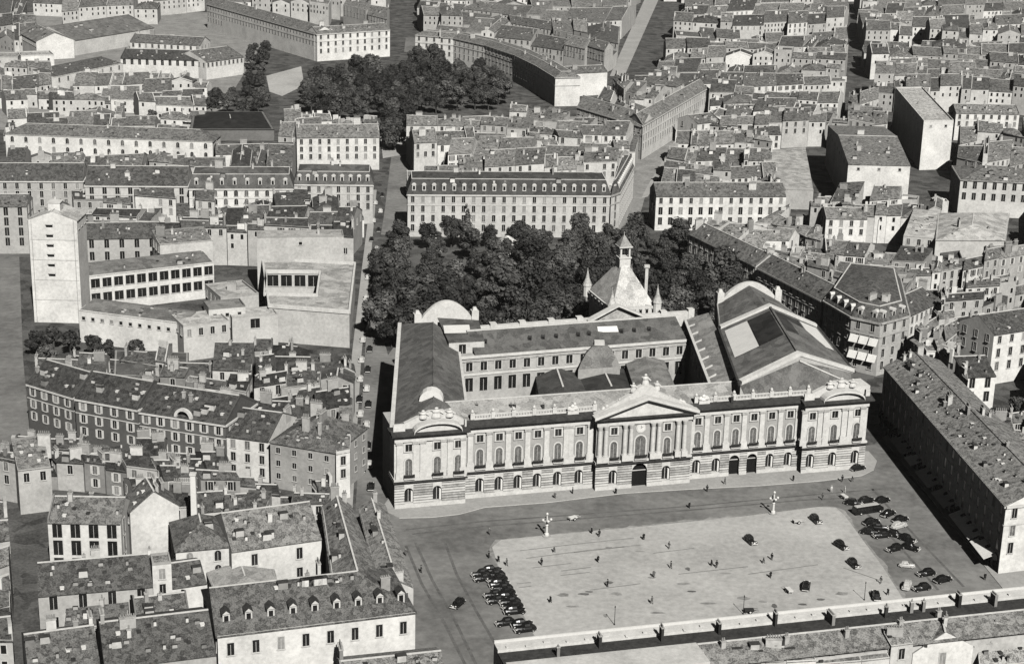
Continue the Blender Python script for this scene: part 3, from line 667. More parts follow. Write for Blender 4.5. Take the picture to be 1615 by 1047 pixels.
# rear wing
rw0, rw1 = W(723, 563, 20).xy, W(1082, 535, 20).xy; d = (rw1-rw0).normalized(); n = Vector((-d.y, d.x))
b = MB(['wall', 'stone', 'grime']); b.prism([rw0, rw1, rw1+n*17, rw0+n*17], 0, 20)
b.bar(rw0-n*.2, rw1-n*.2, .5, 19.3, 20.1, 1); b.bar(rw0-n*.12, rw1-n*.12, .3, 14.0, 14.6, 1); b.bar(rw0-n*.12, rw1-n*.12, .3, 18.2, 18.6, 2)
rwo = b.build('wall', TH, .5)
for k in range(16):
    p = lerp(rw0, rw1, (k+.75)/16.2)
    for z, ty in ((16.7, 't'), (11.2, 'n')): inst('window', WM[ty], TH, (p.x-n.x*.02, p.y-n.y*.02, z), atan2(d.y, d.x), (1.4, 1, .95 if ty == 't' else 1.3))
b = MB(['slate', 'stone']); rd = rw0+n*9+d*5, rw1+n*9
b.slab([V(rw0+d*5, 20.4), V(rw1, 20.4), V(rd[1], 24.6), V(rd[0], 24.6)], .3); b.slab([V(rd[0], 24.61), V(rd[1], 24.61), V(rw1+n*15, 22), V(rw0+n*15+d*5, 22)], .3)
b.beam(V(rd[0], 24.6), V(rd[1], 24.6), .7, .35, 1); rr = b.build('roof', TH, .12, label='dark slate roof of the rear wing')
b = MB(['skyl']); p = W(944, 527, 22.2), W(976, 525, 22.2), W(973, 514, 23.9), W(942, 515, 23.9); b.slab(p, .14); b.build('skylight', rr)
for k in (.1, .3, .36, .42, .52, .57, .72, .78, .85): p = lerp(lerp(rw0, rw1, k), lerp(rd[0], rd[1], k), .5); b = MB(['lead_and_shade', 'void']); b.box(p, 1.1, 1.6, 22, 23.1, 0); b.box(p-Vector((0, .82)), .7, .06, 22.3, 22.95, 1); b.build('roof_vent', rr)
b = MB(['stone', 'grime']); f0, f1 = rw0+n*16+d*6, rw1+n*16+d*8
b.bar(f0, f1, 1.6, 19, 23.6, 0)
for k in range(9):
    p = lerp(f0, f1, k/8); b.box(p, 2., 2., 19, 24.4, 0, atan2(d.y, d.x))
pm = lerp(f0, f1, .66)-n*1.2; b.extr([V(pm-d*9, 23.0), V(pm+d*9, 23.0), V(pm, 27.4)], (n.x*1.4, n.y*1.4, 0), 1)
for sg in (-1, 1): b.beam(V(pm+d*9.6*sg-n*.3, 22.9), V(pm-n*.3, 27.4), 2.6, .6, 0)
b.build('attic_wall', TH)
# central and court structures
def gab(name, pts, z, rh, tone, wt=.4, mtl='slate', ridge=True, hip=False, par=TH):
    q = [W(x, y, z).xy for x, y in pts]; bw_ = MB(['wall']); bw_.prism(q, 0, z); bw_.build('wall', par, wt)
    bb = MB([mtl, 'stone'])
    if hip:
        c = sum(q, Vector((0, 0)))/4; a1, a2 = lerp(lerp(q[0], q[3], .5), c, .45), lerp(lerp(q[1], q[2], .5), c, .45)
        bb.slab([V(q[0], z), V(q[1], z), V(a2, z+rh), V(a1, z+rh)], .2); bb.slab([V(q[2], z), V(q[3], z), V(a1, z+rh), V(a2, z+rh)], .2)
        bb.slab([V(q[1], z), V(q[2], z), V(a2, z+rh+.003)], .2); bb.slab([V(q[3], z), V(q[0], z), V(a1, z+rh+.003)], .2)
    else:
        a1, a2 = lerp(q[0], q[1], .5), lerp(q[3], q[2], .5)
        bb.slab([V(q[0], z), V(a1, z+rh), V(a2, z+rh), V(q[3], z)][::-1], .2); bb.slab([V(q[1], z), V(q[2], z), V(a2, z+rh), V(a1, z+rh)], .2)
        bb.extr([V(q[0], z-.3), V(q[1], z-.3), V(a1, z+rh-.2)], (0, .3, 0), 0)
        if ridge: bb.beam(V(a1, z+rh-.03), V(a2, z+rh-.03), .5, .2, 1)
    return bb.build(name, par, tone)
gab('roof', [(850, 624), (925, 618), (905, 577), (843, 585)], 12, 2.2, .08)
gab('roof', [(925, 618), (1003, 612), (985, 572), (905, 577)], 12, 1.2, .05)
gab('roof', [(1000, 612), (1064, 607), (1045, 562), (985, 566)], 14, 1.6, .22, hip=False, ridge=False)
# dome-like hipped lantern in the middle court
q = [W(912, 583, 15).xy, W(978, 578, 15).xy, W(968, 560, 15).xy, W(918, 563, 15).xy]; c = sum(q, Vector((0, 0)))/4
b = MB(['wall']); b.prism(q, 0, 15); b.build('wall', TH, .4)
b = MB(['slate', 'stone'])
lv = [(1., 15.), (.86, 17.), (.66, 19.), (.36, 20.6)]
for (k0, z0), (k1, z1) in zip(lv, lv[1:]):
    for i in range(4):
        a_, b_ = q[i], q[(i+1) % 4]; b.poly([V(c+(a_-c)*k0, z0), V(c+(b_-c)*k0, z0), V(c+(b_-c)*k1, z1), V(c+(a_-c)*k1, z1)], 0)
b.poly([V(c+(p-c)*.36, 20.6) for p in q], 0); b.box(c, 3, 2.4, 20.6, 21.6, 1); b.build('roof', TH, .2, label='grey mansard cap in the middle court')
# right court wing with its long grey slope
q = [W(1122, 612, 21).xy, W(1166, 596, 23).xy, W(1117, 497, 23).xy, W(1080, 503, 21).xy]
b = MB(['wall', 'stone']); b.prism(q, 0, 20.6); b.build('wall', TH, .3)
b = MB(['slate', 'stone']); b.slab([V(q[0], 20.8), V(q[1], 23.8), V(q[2], 23.8), V(q[3], 20.8)], .25)
b.beam(V(q[0], 20.6), V(q[3], 20.6), .8, .6, 1)
for k in range(9): p = lerp(q[0], q[3], k/8); b.beam(V(p, 20.5), V(lerp(p, lerp(q[1], q[2], k/8), .3), 21.6), .35, .7, 1)
b.build('roof', TH, .3, label='long grey slope of the right court wing')
nn = (q[3]-q[0]).normalized(); 
for k in range(11): p = lerp(q[0], q[3], (k+.5)/11); inst('window', WM['t'], TH, (p.x-.03, p.y, 16.5), atan2(-nn.y, -nn.x))
# theatre: great gabled block with two white transverse bands and skylights
ZE, ZR = 25.5, 32.
tq = [W(1168, 606, ZE).xy, W(1346, 586, ZE).xy, W(1286, 513, ZE).xy, W(1135, 516, ZE).xy]
a1, a2 = lerp(tq[0], tq[1], .5), lerp(tq[3], tq[2], .5); dd = (a2-a1)
fq = [F3(s_of(1178, -5, 22), -5.), F3(LEN-3.0, -5.)]; fq = [p.xy for p in fq]
bk = [W(1222, 462, ZE).xy, W(1130, 466, ZE).xy]
b = MB(['wall', 'stone']); b.prism(tq, 0, ZE); b.prism([tq[3]+Vector((.4, -.2)), tq[2]-Vector((.4, .2)), bk[0], bk[1]], 0, ZE-1.4)
b.extr([V(tq[0], ZE-.01), V(tq[1], ZE-.01), V(a1, ZR-.2)], (dd.x*.01, dd.y*.01, 0), 0); b.prism([fq[0]+Vector((0, .5)), fq[1]+Vector((0, .5)), tq[1], tq[0]], 0, 21.2); b.build('wall', TH, .5)
b = MB(['slate', 'stone', 'lead_and_shade'])
def bandp(t, k): return lerp(tq[0], tq[3], t), lerp(a1, a2, t), lerp(tq[1], tq[2], t)
for t0, t1 in ((0, 1.),):
    l0, m0, r0_ = bandp(t0, 0); l1, m1, r1_ = bandp(t1, 0)
    b.slab([V(l1, ZE), V(l0, ZE), V(m0, ZR), V(m1, ZR)], .3); b.slab([V(r0_, ZE), V(r1_, ZE), V(m1, ZR), V(m0, ZR)], .3)
l1, m1, r1_ = bandp(1, 0); mb_ = lerp(bk[1], bk[0], .5)
b.slab([V(bk[1], ZE-1.6), V(l1, ZE-1.6), V(m1, ZR-1.9), V(mb_, ZR-2.5)], .3); b.slab([V(r1_, ZE-1.6), V(bk[0], ZE-1.6), V(mb_, ZR-2.5), V(m1, ZR-1.9)], .3)
l0, m0, r0_ = bandp(0, 0)
b.slab([V(fq[0], 21.6), V(fq[1], 21.6), V(m0, ZR-1.6)], .3); b.slab([V(fq[1], 21.6), V(r0_, ZE-.4), V(m0, ZR-1.605)], .3); b.slab([V(l0, ZE-.4), V(fq[0], 21.6), V(m0, ZR-1.603)], .3)
for t, wd in ((0.02, 2.0), (.98, 1.8)):
    l, m, r = bandp(t, 0); b.beam(V(l, ZE-.2), V(m, ZR-.2), wd, 1.0, 1); b.beam(V(m, ZR-.2), V(r, ZE-.2), wd, 1.0, 1)
b.beam(V(m0, ZR-1.6), V(lerp(fq[1], r0_, .35), 22.6), .8, .35, 1)
b.beam(V(m0, ZR-.02), V(m1, ZR-.02), .6, .3, 0)
b.beam(V(tq[1]+Vector((.4, 0)), ZE-.4), V(tq[2]+Vector((.4, 0)), ZE-.4), .7, .5, 2); b.beam(V(tq[0]-Vector((.3, 0)), ZE-.4), V(tq[3]-Vector((.3, 0)), ZE-.4), .6, .4, 2)
tr_ = b.build('roof', TH, .16, label='great gabled theatre roof crossed by two white bands')
def roofpatch(t0, t1, u0, u1, side, m, name, tone=None):
    e0, e1 = (tq[0], tq[3]) if side < 0 else (tq[1], tq[2]); g = lambda t, u: V(lerp(lerp(e0, e1, t), lerp(a1, a2, t), u), ZE+(ZR-ZE)*u+.12)
    bb = MB([m]); pts = [g(t0, u0), g(t1, u0), g(t1, u1), g(t0, u1)]; bb.slab(pts if side > 0 else pts[::-1], .1); return bb.build(name, tr_, tone)
roofpatch(.42, .9, .06, .5, -1, 'skyl', 'skylight'); roofpatch(.42, .9, .52, .95, -1, 'slate', 'glazed_panel', .035)
roofpatch(.42, .9, .06, .42, 1, 'skyl', 'skylight'); roofpatch(.5, .9, .45, .95, 1, 'slate', 'glazed_panel', .05)
p = W(1200, 478, ZR-3); b = MB(['lead_and_shade']); b.slab([W(1190, 478, 29), W(1207, 484, 29.3), W(1206, 470, 29.2), W(1190, 466, 29)], .3); b.build('skylight', tr_, .05)
# right flank wall facing the street is part of the block; right front corner statue base
b = MB(['stone']); c = F3(LEN-2, -4.5); b.box(c, 5, 6, ZC, ZC+3.4, 0, ANG); c = F3(LEN-1.2, -16); b.box(c, 4, 9, 0, ZC+1.6, 0, ANG); b.build('parapet', TH)
# ================================================================ KEEP TOWER BEHIND
DQ = [W(966, 486, 25).xy, W(1032, 481, 25).xy]; d = (DQ[1]-DQ[0]); bl = W(930, 456, 25).xy; DQ += [DQ[1]+(bl-DQ[0]), bl]
dc = sum(DQ, Vector((0, 0)))/4
KT = thing('keep_tower', 'old stone keep with steep pale pyramid roof, corner turrets and open lantern among trees', 'tower', (dc.x, dc.y, 0))
b = MB(['wall', 'stone', 'void']); b.prism(DQ, 0, 25); ou_ = [p+(p-dc).normalized()*1.0 for p in DQ]
b.prism(ou_, 22.4, 24.9, 1)
b.build('wall', KT, .55)
for i in range(4):
    a_, b_ = ou_[i], ou_[(i+1) % 4]; dv = (b_-a_).normalized(); nv = Vector((dv.y, -dv.x))
    for k in range(7):
        p = lerp(a_, b_, (k+.6)/7.2); c = MB(['void', 'grime']); c.box(p+nv*.03, .8, .3, 22.9, 24.1, 0, atan2(dv.y, dv.x)); c.box(p+nv*.1, 1.1, .5, 24.15, 24.35, 1, atan2(dv.y, dv.x)); c.build('loophole', KT)
tp = [lerp(dc, p, .12) for p in DQ]; ZT = 36.6
b = MB(['slate', 'stone'])
for i in range(4):
    j = (i+1) % 4; m_ = [lerp(DQ[i], tp[i], .12), lerp(DQ[j], tp[j], .12)]
    b.poly([V(DQ[i], 25), V(DQ[j], 25), V(m_[1], 26.4), V(m_[0], 26.4)]); b.poly([V(m_[0], 26.4), V(m_[1], 26.4), V(tp[j], ZT), V(tp[i], ZT)])
b.poly([V(p, ZT) for p in tp])
ro2 = b.build('roof', KT, .5)
b = MB(['stone', 'slate', 'void']); 
b.box(dc, 3.6, 3.6, ZT-1.5, ZT+1.4, 0, .3); b.box(dc, 4.1, 4.1, ZT+1.4, ZT+1.8, 0, .3)
for x, y in ((-1.4, -1.4), (1.4, -1.4), (1.4, 1.4), (-1.4, 1.4)):
    p = dc+Vector((x*cos(.3)-y*sin(.3), x*sin(.3)+y*cos(.3))); b.box(p, .55, .55, ZT+1.8, ZT+4.9, 0, .3)
b.box(dc, 4.4, 4.4, ZT+4.9, ZT+5.3, 0, .3); b.box(dc, 4.1, 4.1, ZT+5.3, ZT+8.6, 1, .3, .06); b.tube(V(dc, ZT+8.2), V(dc, ZT+9.6), .12, .05, 5, 0); b.build('lantern', KT, .28)
for p in ou_:
    b = MB(['stone', 'slate']); b.lathe(p, [(.5, 21), (1.35, 22.6), (1.35, 26), (1.55, 26.1), (1.55, 26.4)], 10, 0); b.lathe(p, [(1.5, 26.4), (.7, 28.4), (.12, 31), (.05, 32)], 10, 1); b.build('turret', KT, .5)
p = W(1019, 449, 27).xy; b = MB(['stone']); b.box(p, .95, .95, 20, 32.8, 0); b.box(p, 1.7, 1.7, 32.8, 33.5, 0); b.build('chimney', KT)
# ================================================================ TREES
def crown_mesh(R, Hh, n, seed, pointed=False):
    rnd = random.Random(seed); b = MB(['leaf']); bl = []
    if pointed:
        for k in range(14): t = k/13; bl.append((rnd.uniform(-.2, .2)*R, rnd.uniform(-.2, .2)*R, Hh*t, R*(1-t)*.75+.35))
    else:
        bl.append((0, 0, 0, R*.55))
        for k in range(13):
            a = rnd.uniform(0, 2*pi); r = R*rnd.uniform(.45, .85); bl.append((r*cos(a), r*sin(a), rnd.uniform(-.38, .3)*Hh, R*rnd.uniform(.22, .42)))
        for k in range(4): a = rnd.uniform(0, 2*pi); bl.append((R*.3*cos(a), R*.3*sin(a), Hh*rnd.uniform(.25, .5), R*rnd.uniform(.28, .42)))
    tot = sum(q[3]**2 for q in bl)
    for x, y, z, r in bl:
        for _ in range(int(n*r*r/tot)):
            d = Vector((rnd.gauss(0, 1), rnd.gauss(0, 1), rnd.gauss(0, 1))).normalized(); c = Vector((x, y, z))+d*r*rnd.uniform(.62, 1.08)
            nr = (d+Vector((rnd.uniform(-.5, .5), rnd.uniform(-.5, .5), rnd.uniform(-.2, .6)))).normalized(); s = rnd.uniform(.24, .5)
            u = nr.orthogonal().normalized(); v = nr.cross(u); t = rnd.uniform(0, pi); u, v = u*cos(t)+v*sin(t), v*cos(t)-u*sin(t)
            b.poly([c-u*s-v*s*.5, c+u*s*.3-v*s*.8, c+u*s+v*s*.2, c+u*s*.1+v*s*.9, c-u*s*.9+v*s*.4])
    return b.mesh('crown')
def trunk_mesh(h, seed):
    rnd = random.Random(seed); b = MB(['bark']); b.tube((0, 0, 0), (0, 0, h*.55), .42, .3, 8); 
    for k in range(5):
        a = 2*pi*k/5+rnd.random(); b.tube((0, 0, h*(.4+.03*k)), (cos(a)*h*.3, sin(a)*h*.3, h*.85), .2, .06, 5)
    return b.mesh('trunk')
CR = [crown_mesh(6.0, 8.5, 4000, 40+k) for k in range(5)]; CRS = [crown_mesh(3.2, 4.6, 1500, 60+k) for k in range(3)]; CRP = crown_mesh(2.6, 13, 1500, 90, True)
TM = [trunk_mesh(10, k) for k in range(3)]
NT = [0]
def tree(label, x, y, k=1., kind='b', group=None):
    rnd = random.Random(int(x*13+y*7)); NT[0] += 1
    t = thing('tree', label, 'tree', (x, y, 0), group)
    z = dict(b=8.6, s=5.2, p=2.)[kind]*k
    inst('trunk', rnd.choice(TM), t, (x, y, 0), rnd.uniform(0, 6), (k, k, k*(.8 if kind != 's' else .6)))
    me = rnd.choice(CR) if kind == 'b' else rnd.choice(CRS) if kind == 's' else CRP
    s = k*rnd.uniform(.9, 1.12); inst('crown', me, t, (x, y, z), rnd.uniform(0, 6), (s*rnd.uniform(.9, 1.1), s*rnd.uniform(.9, 1.1), s*rnd.uniform(.8, 1.1)), rnd.choice((.035, .05, .06, .075, .1)))
row_n = 0
for yw in (536, 551, 566, 581, 597, 614, 632, 650, 664):
    row_n += 1; j = 0; x = -46+random.uniform(0, 5)
    while x < 125:
        xx, yy = x+random.uniform(-1.5, 1.5), yw+random.uniform(-3, 3)+x*.10; x += random.uniform(9.5, 14.5)
        px, py = pix((xx, yy, 0))
        if px < 603 or px > 1130+(py-400)*.52 or hypot(xx-dc.x, yy-dc.y) < 18 or (xx > 58 and yy < 548): continue
        j += 1; kk = random.choice((.7, .85, 1., 1.05, 1.25, 1.35))*random.uniform(.95, 1.05)*(1. if yw < 600 else .8)
        tree(f"{'tall' if kk > 1.1 else 'small' if kk < .9 else 'broad'} dark leafy park tree, {nth(j)} from left in {nth(row_n)} row behind town hall", xx, yy, kk, group='trees of the park behind the town hall')
p = W(735, 392); tree('dark pointed conifer rising before the long mansard apartment block', p.x, p.y, 1.25, 'p')
for i, (px, py) in enumerate(((612, 520), (618, 548), (610, 470), (598, 440))):
    p = W(px, py); tree(f"dark street tree, {nth(i+1)} one up the shaded street left of the town hall", p.x, p.y, .8, group='street trees left of the town hall')
for r, (py, x0, x1) in enumerate(((234, 608, 632), (218, 606, 640), (203, 600, 648), (189, 500, 665), (177, 478, 790), (166, 472, 800), (155, 478, 806), (145, 486, 802), (135, 520, 790), (126, 545, 765), (112, 640, 700))):
    n = max(2, int((x1-x0)/27))
    for k in range(n):
        p = W(x0+(x1-x0)*(k+.5)/n+random.uniform(-6, 6), py+random.uniform(-3, 3)); kk = random.uniform(.85, 1.25)
        tree(f"{'tall' if kk > 1.1 else 'low' if kk < .95 else 'round'} tree of the round square, {nth(k+1)} from left in {nth(r+1)} row from the street", p.x, p.y, kk*.95, group='trees of the round square')
for r, (py, x0, x1) in enumerate(((182, 322, 420), (168, 330, 425), (140, 385, 420), (120, 388, 422), (104, 385, 425), (90, 390, 430))):
    n = max(2, int((x1-x0)/22))
    for k in range(n):
        p = W(x0+(x1-x0)*(k+.5)/n, py+random.uniform(-2, 2)); tree(f"dark garden tree by the workshops, {nth(k+1)} from left in {nth(r+1)} row", p.x, p.y, random.uniform(.55, .85), group='garden trees by the workshops')
for i, (px, py) in enumerate(((60, 560), (85, 552), (112, 560), (150, 565), (75, 580), (170, 578), (215, 575))):
    p = W(px, py); tree(f"small yard tree below the white exchange wall, {nth(i+1)} from left", p.x, p.y, 1.0, 's', group='yard trees below the white exchange')
for i, (px, py) in enumerate(((1290, 480), (1310, 470), (1335, 478), (1400, 430), (1385, 440), (1590, 690), (1600, 660), (1575, 680), (1540, 395), (1555, 390), (1100, 250), (140, 195), (240, 195))):
    p = W(px, py); tree(f"small courtyard tree between roofs, {nth(i+1)} of the scattered yard trees", p.x, p.y, .95, 's', group='courtyard trees between roofs')
for l, px, py, s in (('small white kiosk among the park trees, upper left', 688, 384, 2.2), ('white statue on a pedestal in the park clearing', 833, 444, 1.6), ('low white kiosk under the park trees near the pointed conifer', 800, 388, 3.0)):
    p = W(px, py, 3); t = thing('park_kiosk', l, 'kiosk', (p.x, p.y, 0), 'white things in the park'); b = MB(['white', 'stone']); b.box(p, 2.2*s, 2.2*s, 0, 1.4*s, 1); b.build('base', t); b = MB(['white']); b.box(p, 2.8*s, 2.8*s, 1.4*s, 2.4*s, 0, 0, .1); b.build('roof', t)
sheet('park_path', [(838, 470), (850, 462), (905, 466), (960, 480), (950, 488), (890, 476), (850, 474)], .02, 'plaza')
# ================================================================ CARS (black saloons with sweeping wings)
def loft(b, secs, m):
    k = len(b.v); n = len(secs[0])
    for s in secs: b.v += [tuple(p) for p in s]
    for i in range(len(secs)-1):
        for j in range(n):
            j2 = (j+1) % n; b.f.append((k+i*n+j, k+i*n+j2, k+(i+1)*n+j2, k+(i+1)*n+j)); b.m.append(m)
    b.f.append(tuple(k+j for j in range(n-1, -1, -1))); b.m.append(m); e = k+(len(secs)-1)*n; b.f.append(tuple(e+j for j in range(n))); b.m.append(m)
def sec(x, w, z0, z1, r=.72): return [(x, -w, z0), (x, w, z0), (x, w*1.02, z0+(z1-z0)*.55), (x, w*r, z1), (x, -w*r, z1), (x, -w*1.02, z0+(z1-z0)*.55)]
def car_meshes(paint):
    b = MB([paint, 'chrome'])
    loft(b, [sec(-2.15, .45, .4, .75), sec(-1.9, .62, .32, 1.0), sec(-1.1, .72, .3, 1.1), sec(.3, .72, .3, 1.08), sec(.75, .55, .32, 1.02), sec(1.75, .38, .34, .95, .6), sec(2.0, .3, .36, .85, .6)], 0)
    loft(b, [sec(-1.75, .5, .98, 1.12), sec(-1.35, .6, 1.0, 1.5), sec(-.7, .64, 1.0, 1.62), sec(.2, .62, 1.0, 1.6), sec(.62, .56, 1.0, 1.08)], 0)
    for sx in (-1, 1):
        y = sx*.68
        for cx in (1.4, -1.35): loft(b, [[(cx+.52*cos(pi*k/6), y+o*.17, .34+.48*sin(pi*k/6)) for k in range(7)] for o in (-1, 1)], 0)
        b.box((.05, sx*.74), 2.0, .22, .3, .38)
    b.box((2.12, 0), .1, 1.5, .4, .55, 1); b.box((-2.2, 0), .1, 1.4, .4, .55, 1); b.box((2.02, 0), .06, .44, .45, .88, 1)
    body = b.mesh('body')
    b = MB(['tyre', 'chrome'])
    for y, r in ((-.09, .33), (.09, .33)): pass
    k = len(b.v); b.tube((0, -.09, 0), (0, .09, 0), .34, .34, 14, 0); b.tube((0, -.1, 0), (0, .1, 0), .17, .17, 10, 1); wheel = b.mesh('wheel')
    b = MB(['glass']); b.poly([(.66, -.48, 1.1), (.66, .48, 1.1), (.3, .44, 1.56), (.3, -.44, 1.56)]); wind = b.mesh('windscreen')
    b = MB(['glass'])
    for s in (-1, 1): b.poly([(-1.2, s*.635, 1.14), (.2, s*.655, 1.14), (.12, s*.56, 1.5), (-1.0, s*.55, 1.5)])
    side = b.mesh('side_window')
    b = MB(['chrome']); b.lathe((0, 0), [(.05, -.14), (.15, -.05), (.15, .08), (.05, .12)], 8); hl = b.mesh('headlight')
    return body, wheel, wind, side, hl
CARS = {'k': car_meshes('car'), 'w': car_meshes('carl')}
def car(label, px, py, dx, dy, kind='k', s=1.12, group='parked cars on the square', par=None):
    p = W(px, py); q = W(px+dx, py+dy); rz = atan2(q.y-p.y, q.x-p.x); me = CARS[kind]
    t = thing('parked_car', label, 'car', (p.x, p.y, .012), group); ORG[t.name] = (0, 0, 0); t.rotation_euler = (0, 0, rz); t.scale = (s, s, s)
    inst('body', me[0], t, (0, 0, 0))
    for x, y in ((1.4, .7), (1.4, -.7), (-1.35, .7), (-1.35, -.7)): inst('wheel', me[1], t, (x, y, .34))
    inst('windscreen', me[2], t, (0, 0, 0)); inst('side_window', me[3], t, (0, 0, 0))
    for y in (.5, -.5): inst('headlight', me[4], t, (1.85, y, .78))
a0, a1 = (776, 903), (828, 995); i = 0
for k in range(14):
    if k in (10, 11): continue
    i += 1; t = k/13; x, y = a0[0]+(a1[0]-a0[0])*t, a0[1]+(a1[1]-a0[1])*t
    car(f"black saloon in the parked line at the left of the square, {nth(i)} from the facade", x, y, -20 if k % 3 else 20, (2+k % 3)*(1 if k % 3 else -1), s=1.2)
for i, (x, y) in enumerate(((758, 908), (762, 915), (778, 941), (783, 950), (797, 985))):
    car(f"black saloon outside the parked line at the left of the square, {nth(i+1)} from the facade", x, y, -20, 3, s=1.1)
for l, *v in (("black saloon topmost in the right-hand cluster of cars", 1346, 796, 20, 3), ("black saloon at upper right of the right-hand car cluster", 1391, 792, 20, -5),
 ("black saloon right of the long pale-roofed bus", 1401, 813, 18, -8), ("black saloon just below the long pale-roofed bus", 1374, 826, 18, -4),
 ("black saloon in the middle of the right-hand car cluster", 1386, 835, 20, 2), ("black saloon at the lower left of the right-hand cluster", 1390, 847, -20, 2),
 ("black saloon at lower right beside the pale car", 1431, 853, 16, 6), ("black saloon parked alone below the right-hand cluster", 1410, 868, -20, 5),
 ("black saloon parked lower right near the gallery", 1460, 907, -20, 3), ("black saloon near the parapet at the far lower right", 1487, 917, 16, -4),
 ("black saloon in front of the low parapet at lower right", 1453, 930, -20, 3), ("black saloon squeezed left of the middle of the right-hand cluster", 1372, 842, 20, 3), ("black saloon at the right end of the right-hand cluster below the bus", 1420, 822, 18, -5), ("black saloon between the pale car and the lower cluster", 1412, 846, 20, 4), ("black saloon at the lower end of the right-hand cluster", 1436, 866, 18, 5), ("black saloon beside the bus at the top of the cluster", 1366, 792, 20, -3),
 ("black car facing away just above the parapet", 1381, 942, -4, -12),
 ("black car standing alone in the lower right of the square", 1271, 927, 2, -12), ("black saloon driving alone in the middle of the square", 1183, 855, 14, 12),
 ("black saloon driving near the right lamp standard", 1286, 822, 14, 12), ("grey-black saloon on the right of the square, upper of two", 1326, 863, 16, 10),
 ("grey-black saloon on the right of the square, lower of two", 1346, 892, 14, 12), ("black car parked under the right pavilion of the town hall", 1353, 741, 18, -4),
 ("black car driving down the road left of the square", 722, 955, -12, 10)):
    car(l, *v)
car('pale saloon among the black cars at the right', 1417, 832, 20, -6, 'w'); car('pale grey saloon near the lower right parapet', 1430, 926, 4, -12, 'w'); car('pale open car below the right-hand cluster', 1430, 894, 20, 2, 'w', .9)
for i, (px, py, kd) in enumerate(((585, 770, 'k'), (583, 735, 'w'), (580, 705, 'k'), (578, 672, 'w'), (581, 640, 'k'), (578, 615, 'w'), (580, 585, 'k'), (583, 553, 'k'), (582, 520, 'w'), (586, 490, 'k'), (588, 455, 'w'), (590, 425, 'k'), (594, 395, 'w'), (597, 365, 'k'), (600, 335, 'w'), (603, 310, 'k'))):
    car(f"{'pale' if kd == 'w' else 'black'} car in the narrow shaded street, {nth(i+1)} from its mouth", px, py, 1, -12, kd, group='cars in the street left of the town hall')
for i, (px, py) in enumerate(((572, 742), (570, 722), (569, 690), (568, 655), (567, 632), (568, 600), (570, 570), (572, 538), (574, 508), (577, 472), (580, 440), (583, 410), (586, 380), (589, 350), (592, 322))):
    car(f"pale car at the sunlit kerb of the narrow street, {nth(i+1)} from its mouth", px, py, 1, -12, 'w' if i % 4 else 'k', group='cars at the sunlit kerb of the street') if i % 4 else car(f"black car at the sunlit kerb of the narrow street, {nth(i+1)} from its mouth", px, py, 1, -12, 'k', group='cars at the sunlit kerb of the street')
# bus
p = W(1369, 808); q = W(1395, 804)
t = thing('bus', 'long dark bus with pale roof among the parked cars at right', 'bus', (p.x, p.y, .012)); ORG[t.name] = (0, 0, 0); t.rotation_euler = (0, 0, atan2(q.y-p.y, q.x-p.x)); t.scale = (.85, .9, .85)
b = MB(['car']); loft(b, [sec(-5.2, 1.05, .45, 2.3, .9), sec(-5, 1.15, .4, 2.55, .9), sec(3.6, 1.15, .4, 2.55, .9), sec(3.9, .9, .4, 1.5, .85), sec(5.2, .6, .45, 1.3, .7)], 0); b.build('body', t)
b = MB(['carl']); b.box((-.7, 0), 8.2, 1.5, 2.56, 2.75, 0, 0, .95); b.build('roof', t)
for x in (-3.2, 3.6):
    for y in (-1.05, 1.05): inst('wheel', CARS['k'][1], t, (x, y, .45), 0, (1.35, 1.3, 1.35))
for y in (-1, 1):
    for k in range(7): b = MB(['glass']); b.poly([(-4.6+k*1.15, y*1.19, 1.5), (-3.7+k*1.15, y*1.19, 1.5), (-3.7+k*1.15, y*1.13, 2.2), (-4.6+k*1.15, y*1.13, 2.2)]); b.build('side_window', t)
# ================================================================ PEOPLE
def person_mesh(pose):
    """one continuous skinned body: pose = (left leg swing, right leg swing, left arm, right arm)"""
    l, r, la, ra = pose
    P = [(0, 0, .95), (0, 0, 1.18), (0, 0, 1.42), (0, 0, 1.53), (0, 0, 1.66), (0, .01, 1.75),
         (-.1, 0, .9), (-.11, l*.5, .5), (-.11, l, .06), (-.11, l-.14, .03), (.1, 0, .9), (.11, r*.5, .5), (.11, r, .06), (.11, r-.14, .03),
         (-.2, 0, 1.4), (-.25, la*.4, 1.14), (-.24, la-.08, .88), (.2, 0, 1.4), (.25, ra*.4, 1.14), (.24, ra-.08, .88)]
    Ed = [(0, 1), (1, 2), (2, 3), (3, 4), (4, 5), (0, 6), (6, 7), (7, 8), (8, 9), (0, 10), (10, 11), (11, 12), (12, 13), (2, 14), (14, 15), (15, 16), (2, 17), (17, 18), (18, 19)]
    Rd = [.16, .15, .17, .07, .11, .09, .11, .08, .055, .05, .11, .08, .055, .05, .08, .06, .045, .08, .06, .045]
    me = bpy.data.meshes.new('body'); me.from_pydata(P, Ed, []); o = bpy.data.objects.new('tmp', me); COL.objects.link(o)
    md = o.modifiers.new('s', 'SKIN'); sv = me.skin_vertices[0].data
    for i, v in enumerate(sv): v.radius = (Rd[i], Rd[i]); v.use_root = i == 0
    md.use_smooth_shade = True; o.modifiers.new('u', 'SUBSURF').levels = 1
    dg = bpy.context.evaluated_depsgraph_get(); m2 = bpy.data.meshes.new_from_object(o.evaluated_get(dg)); m2.name = 'body'
    bpy.data.objects.remove(o); m2.materials.clear(); m2.materials.append(M['cloth']); m2.materials.append(M['skin'])
    for p in m2.polygons: p.material_index = 1 if p.center.z > 1.55 or (p.center.z < .92 and abs(p.center.x) > .2) else 0
    return m2
PM = [person_mesh(q) for q in ((.22, -.22, -.2, .2), (.05, -.05, .02, 0), (-.15, .2, .18, -.15))]
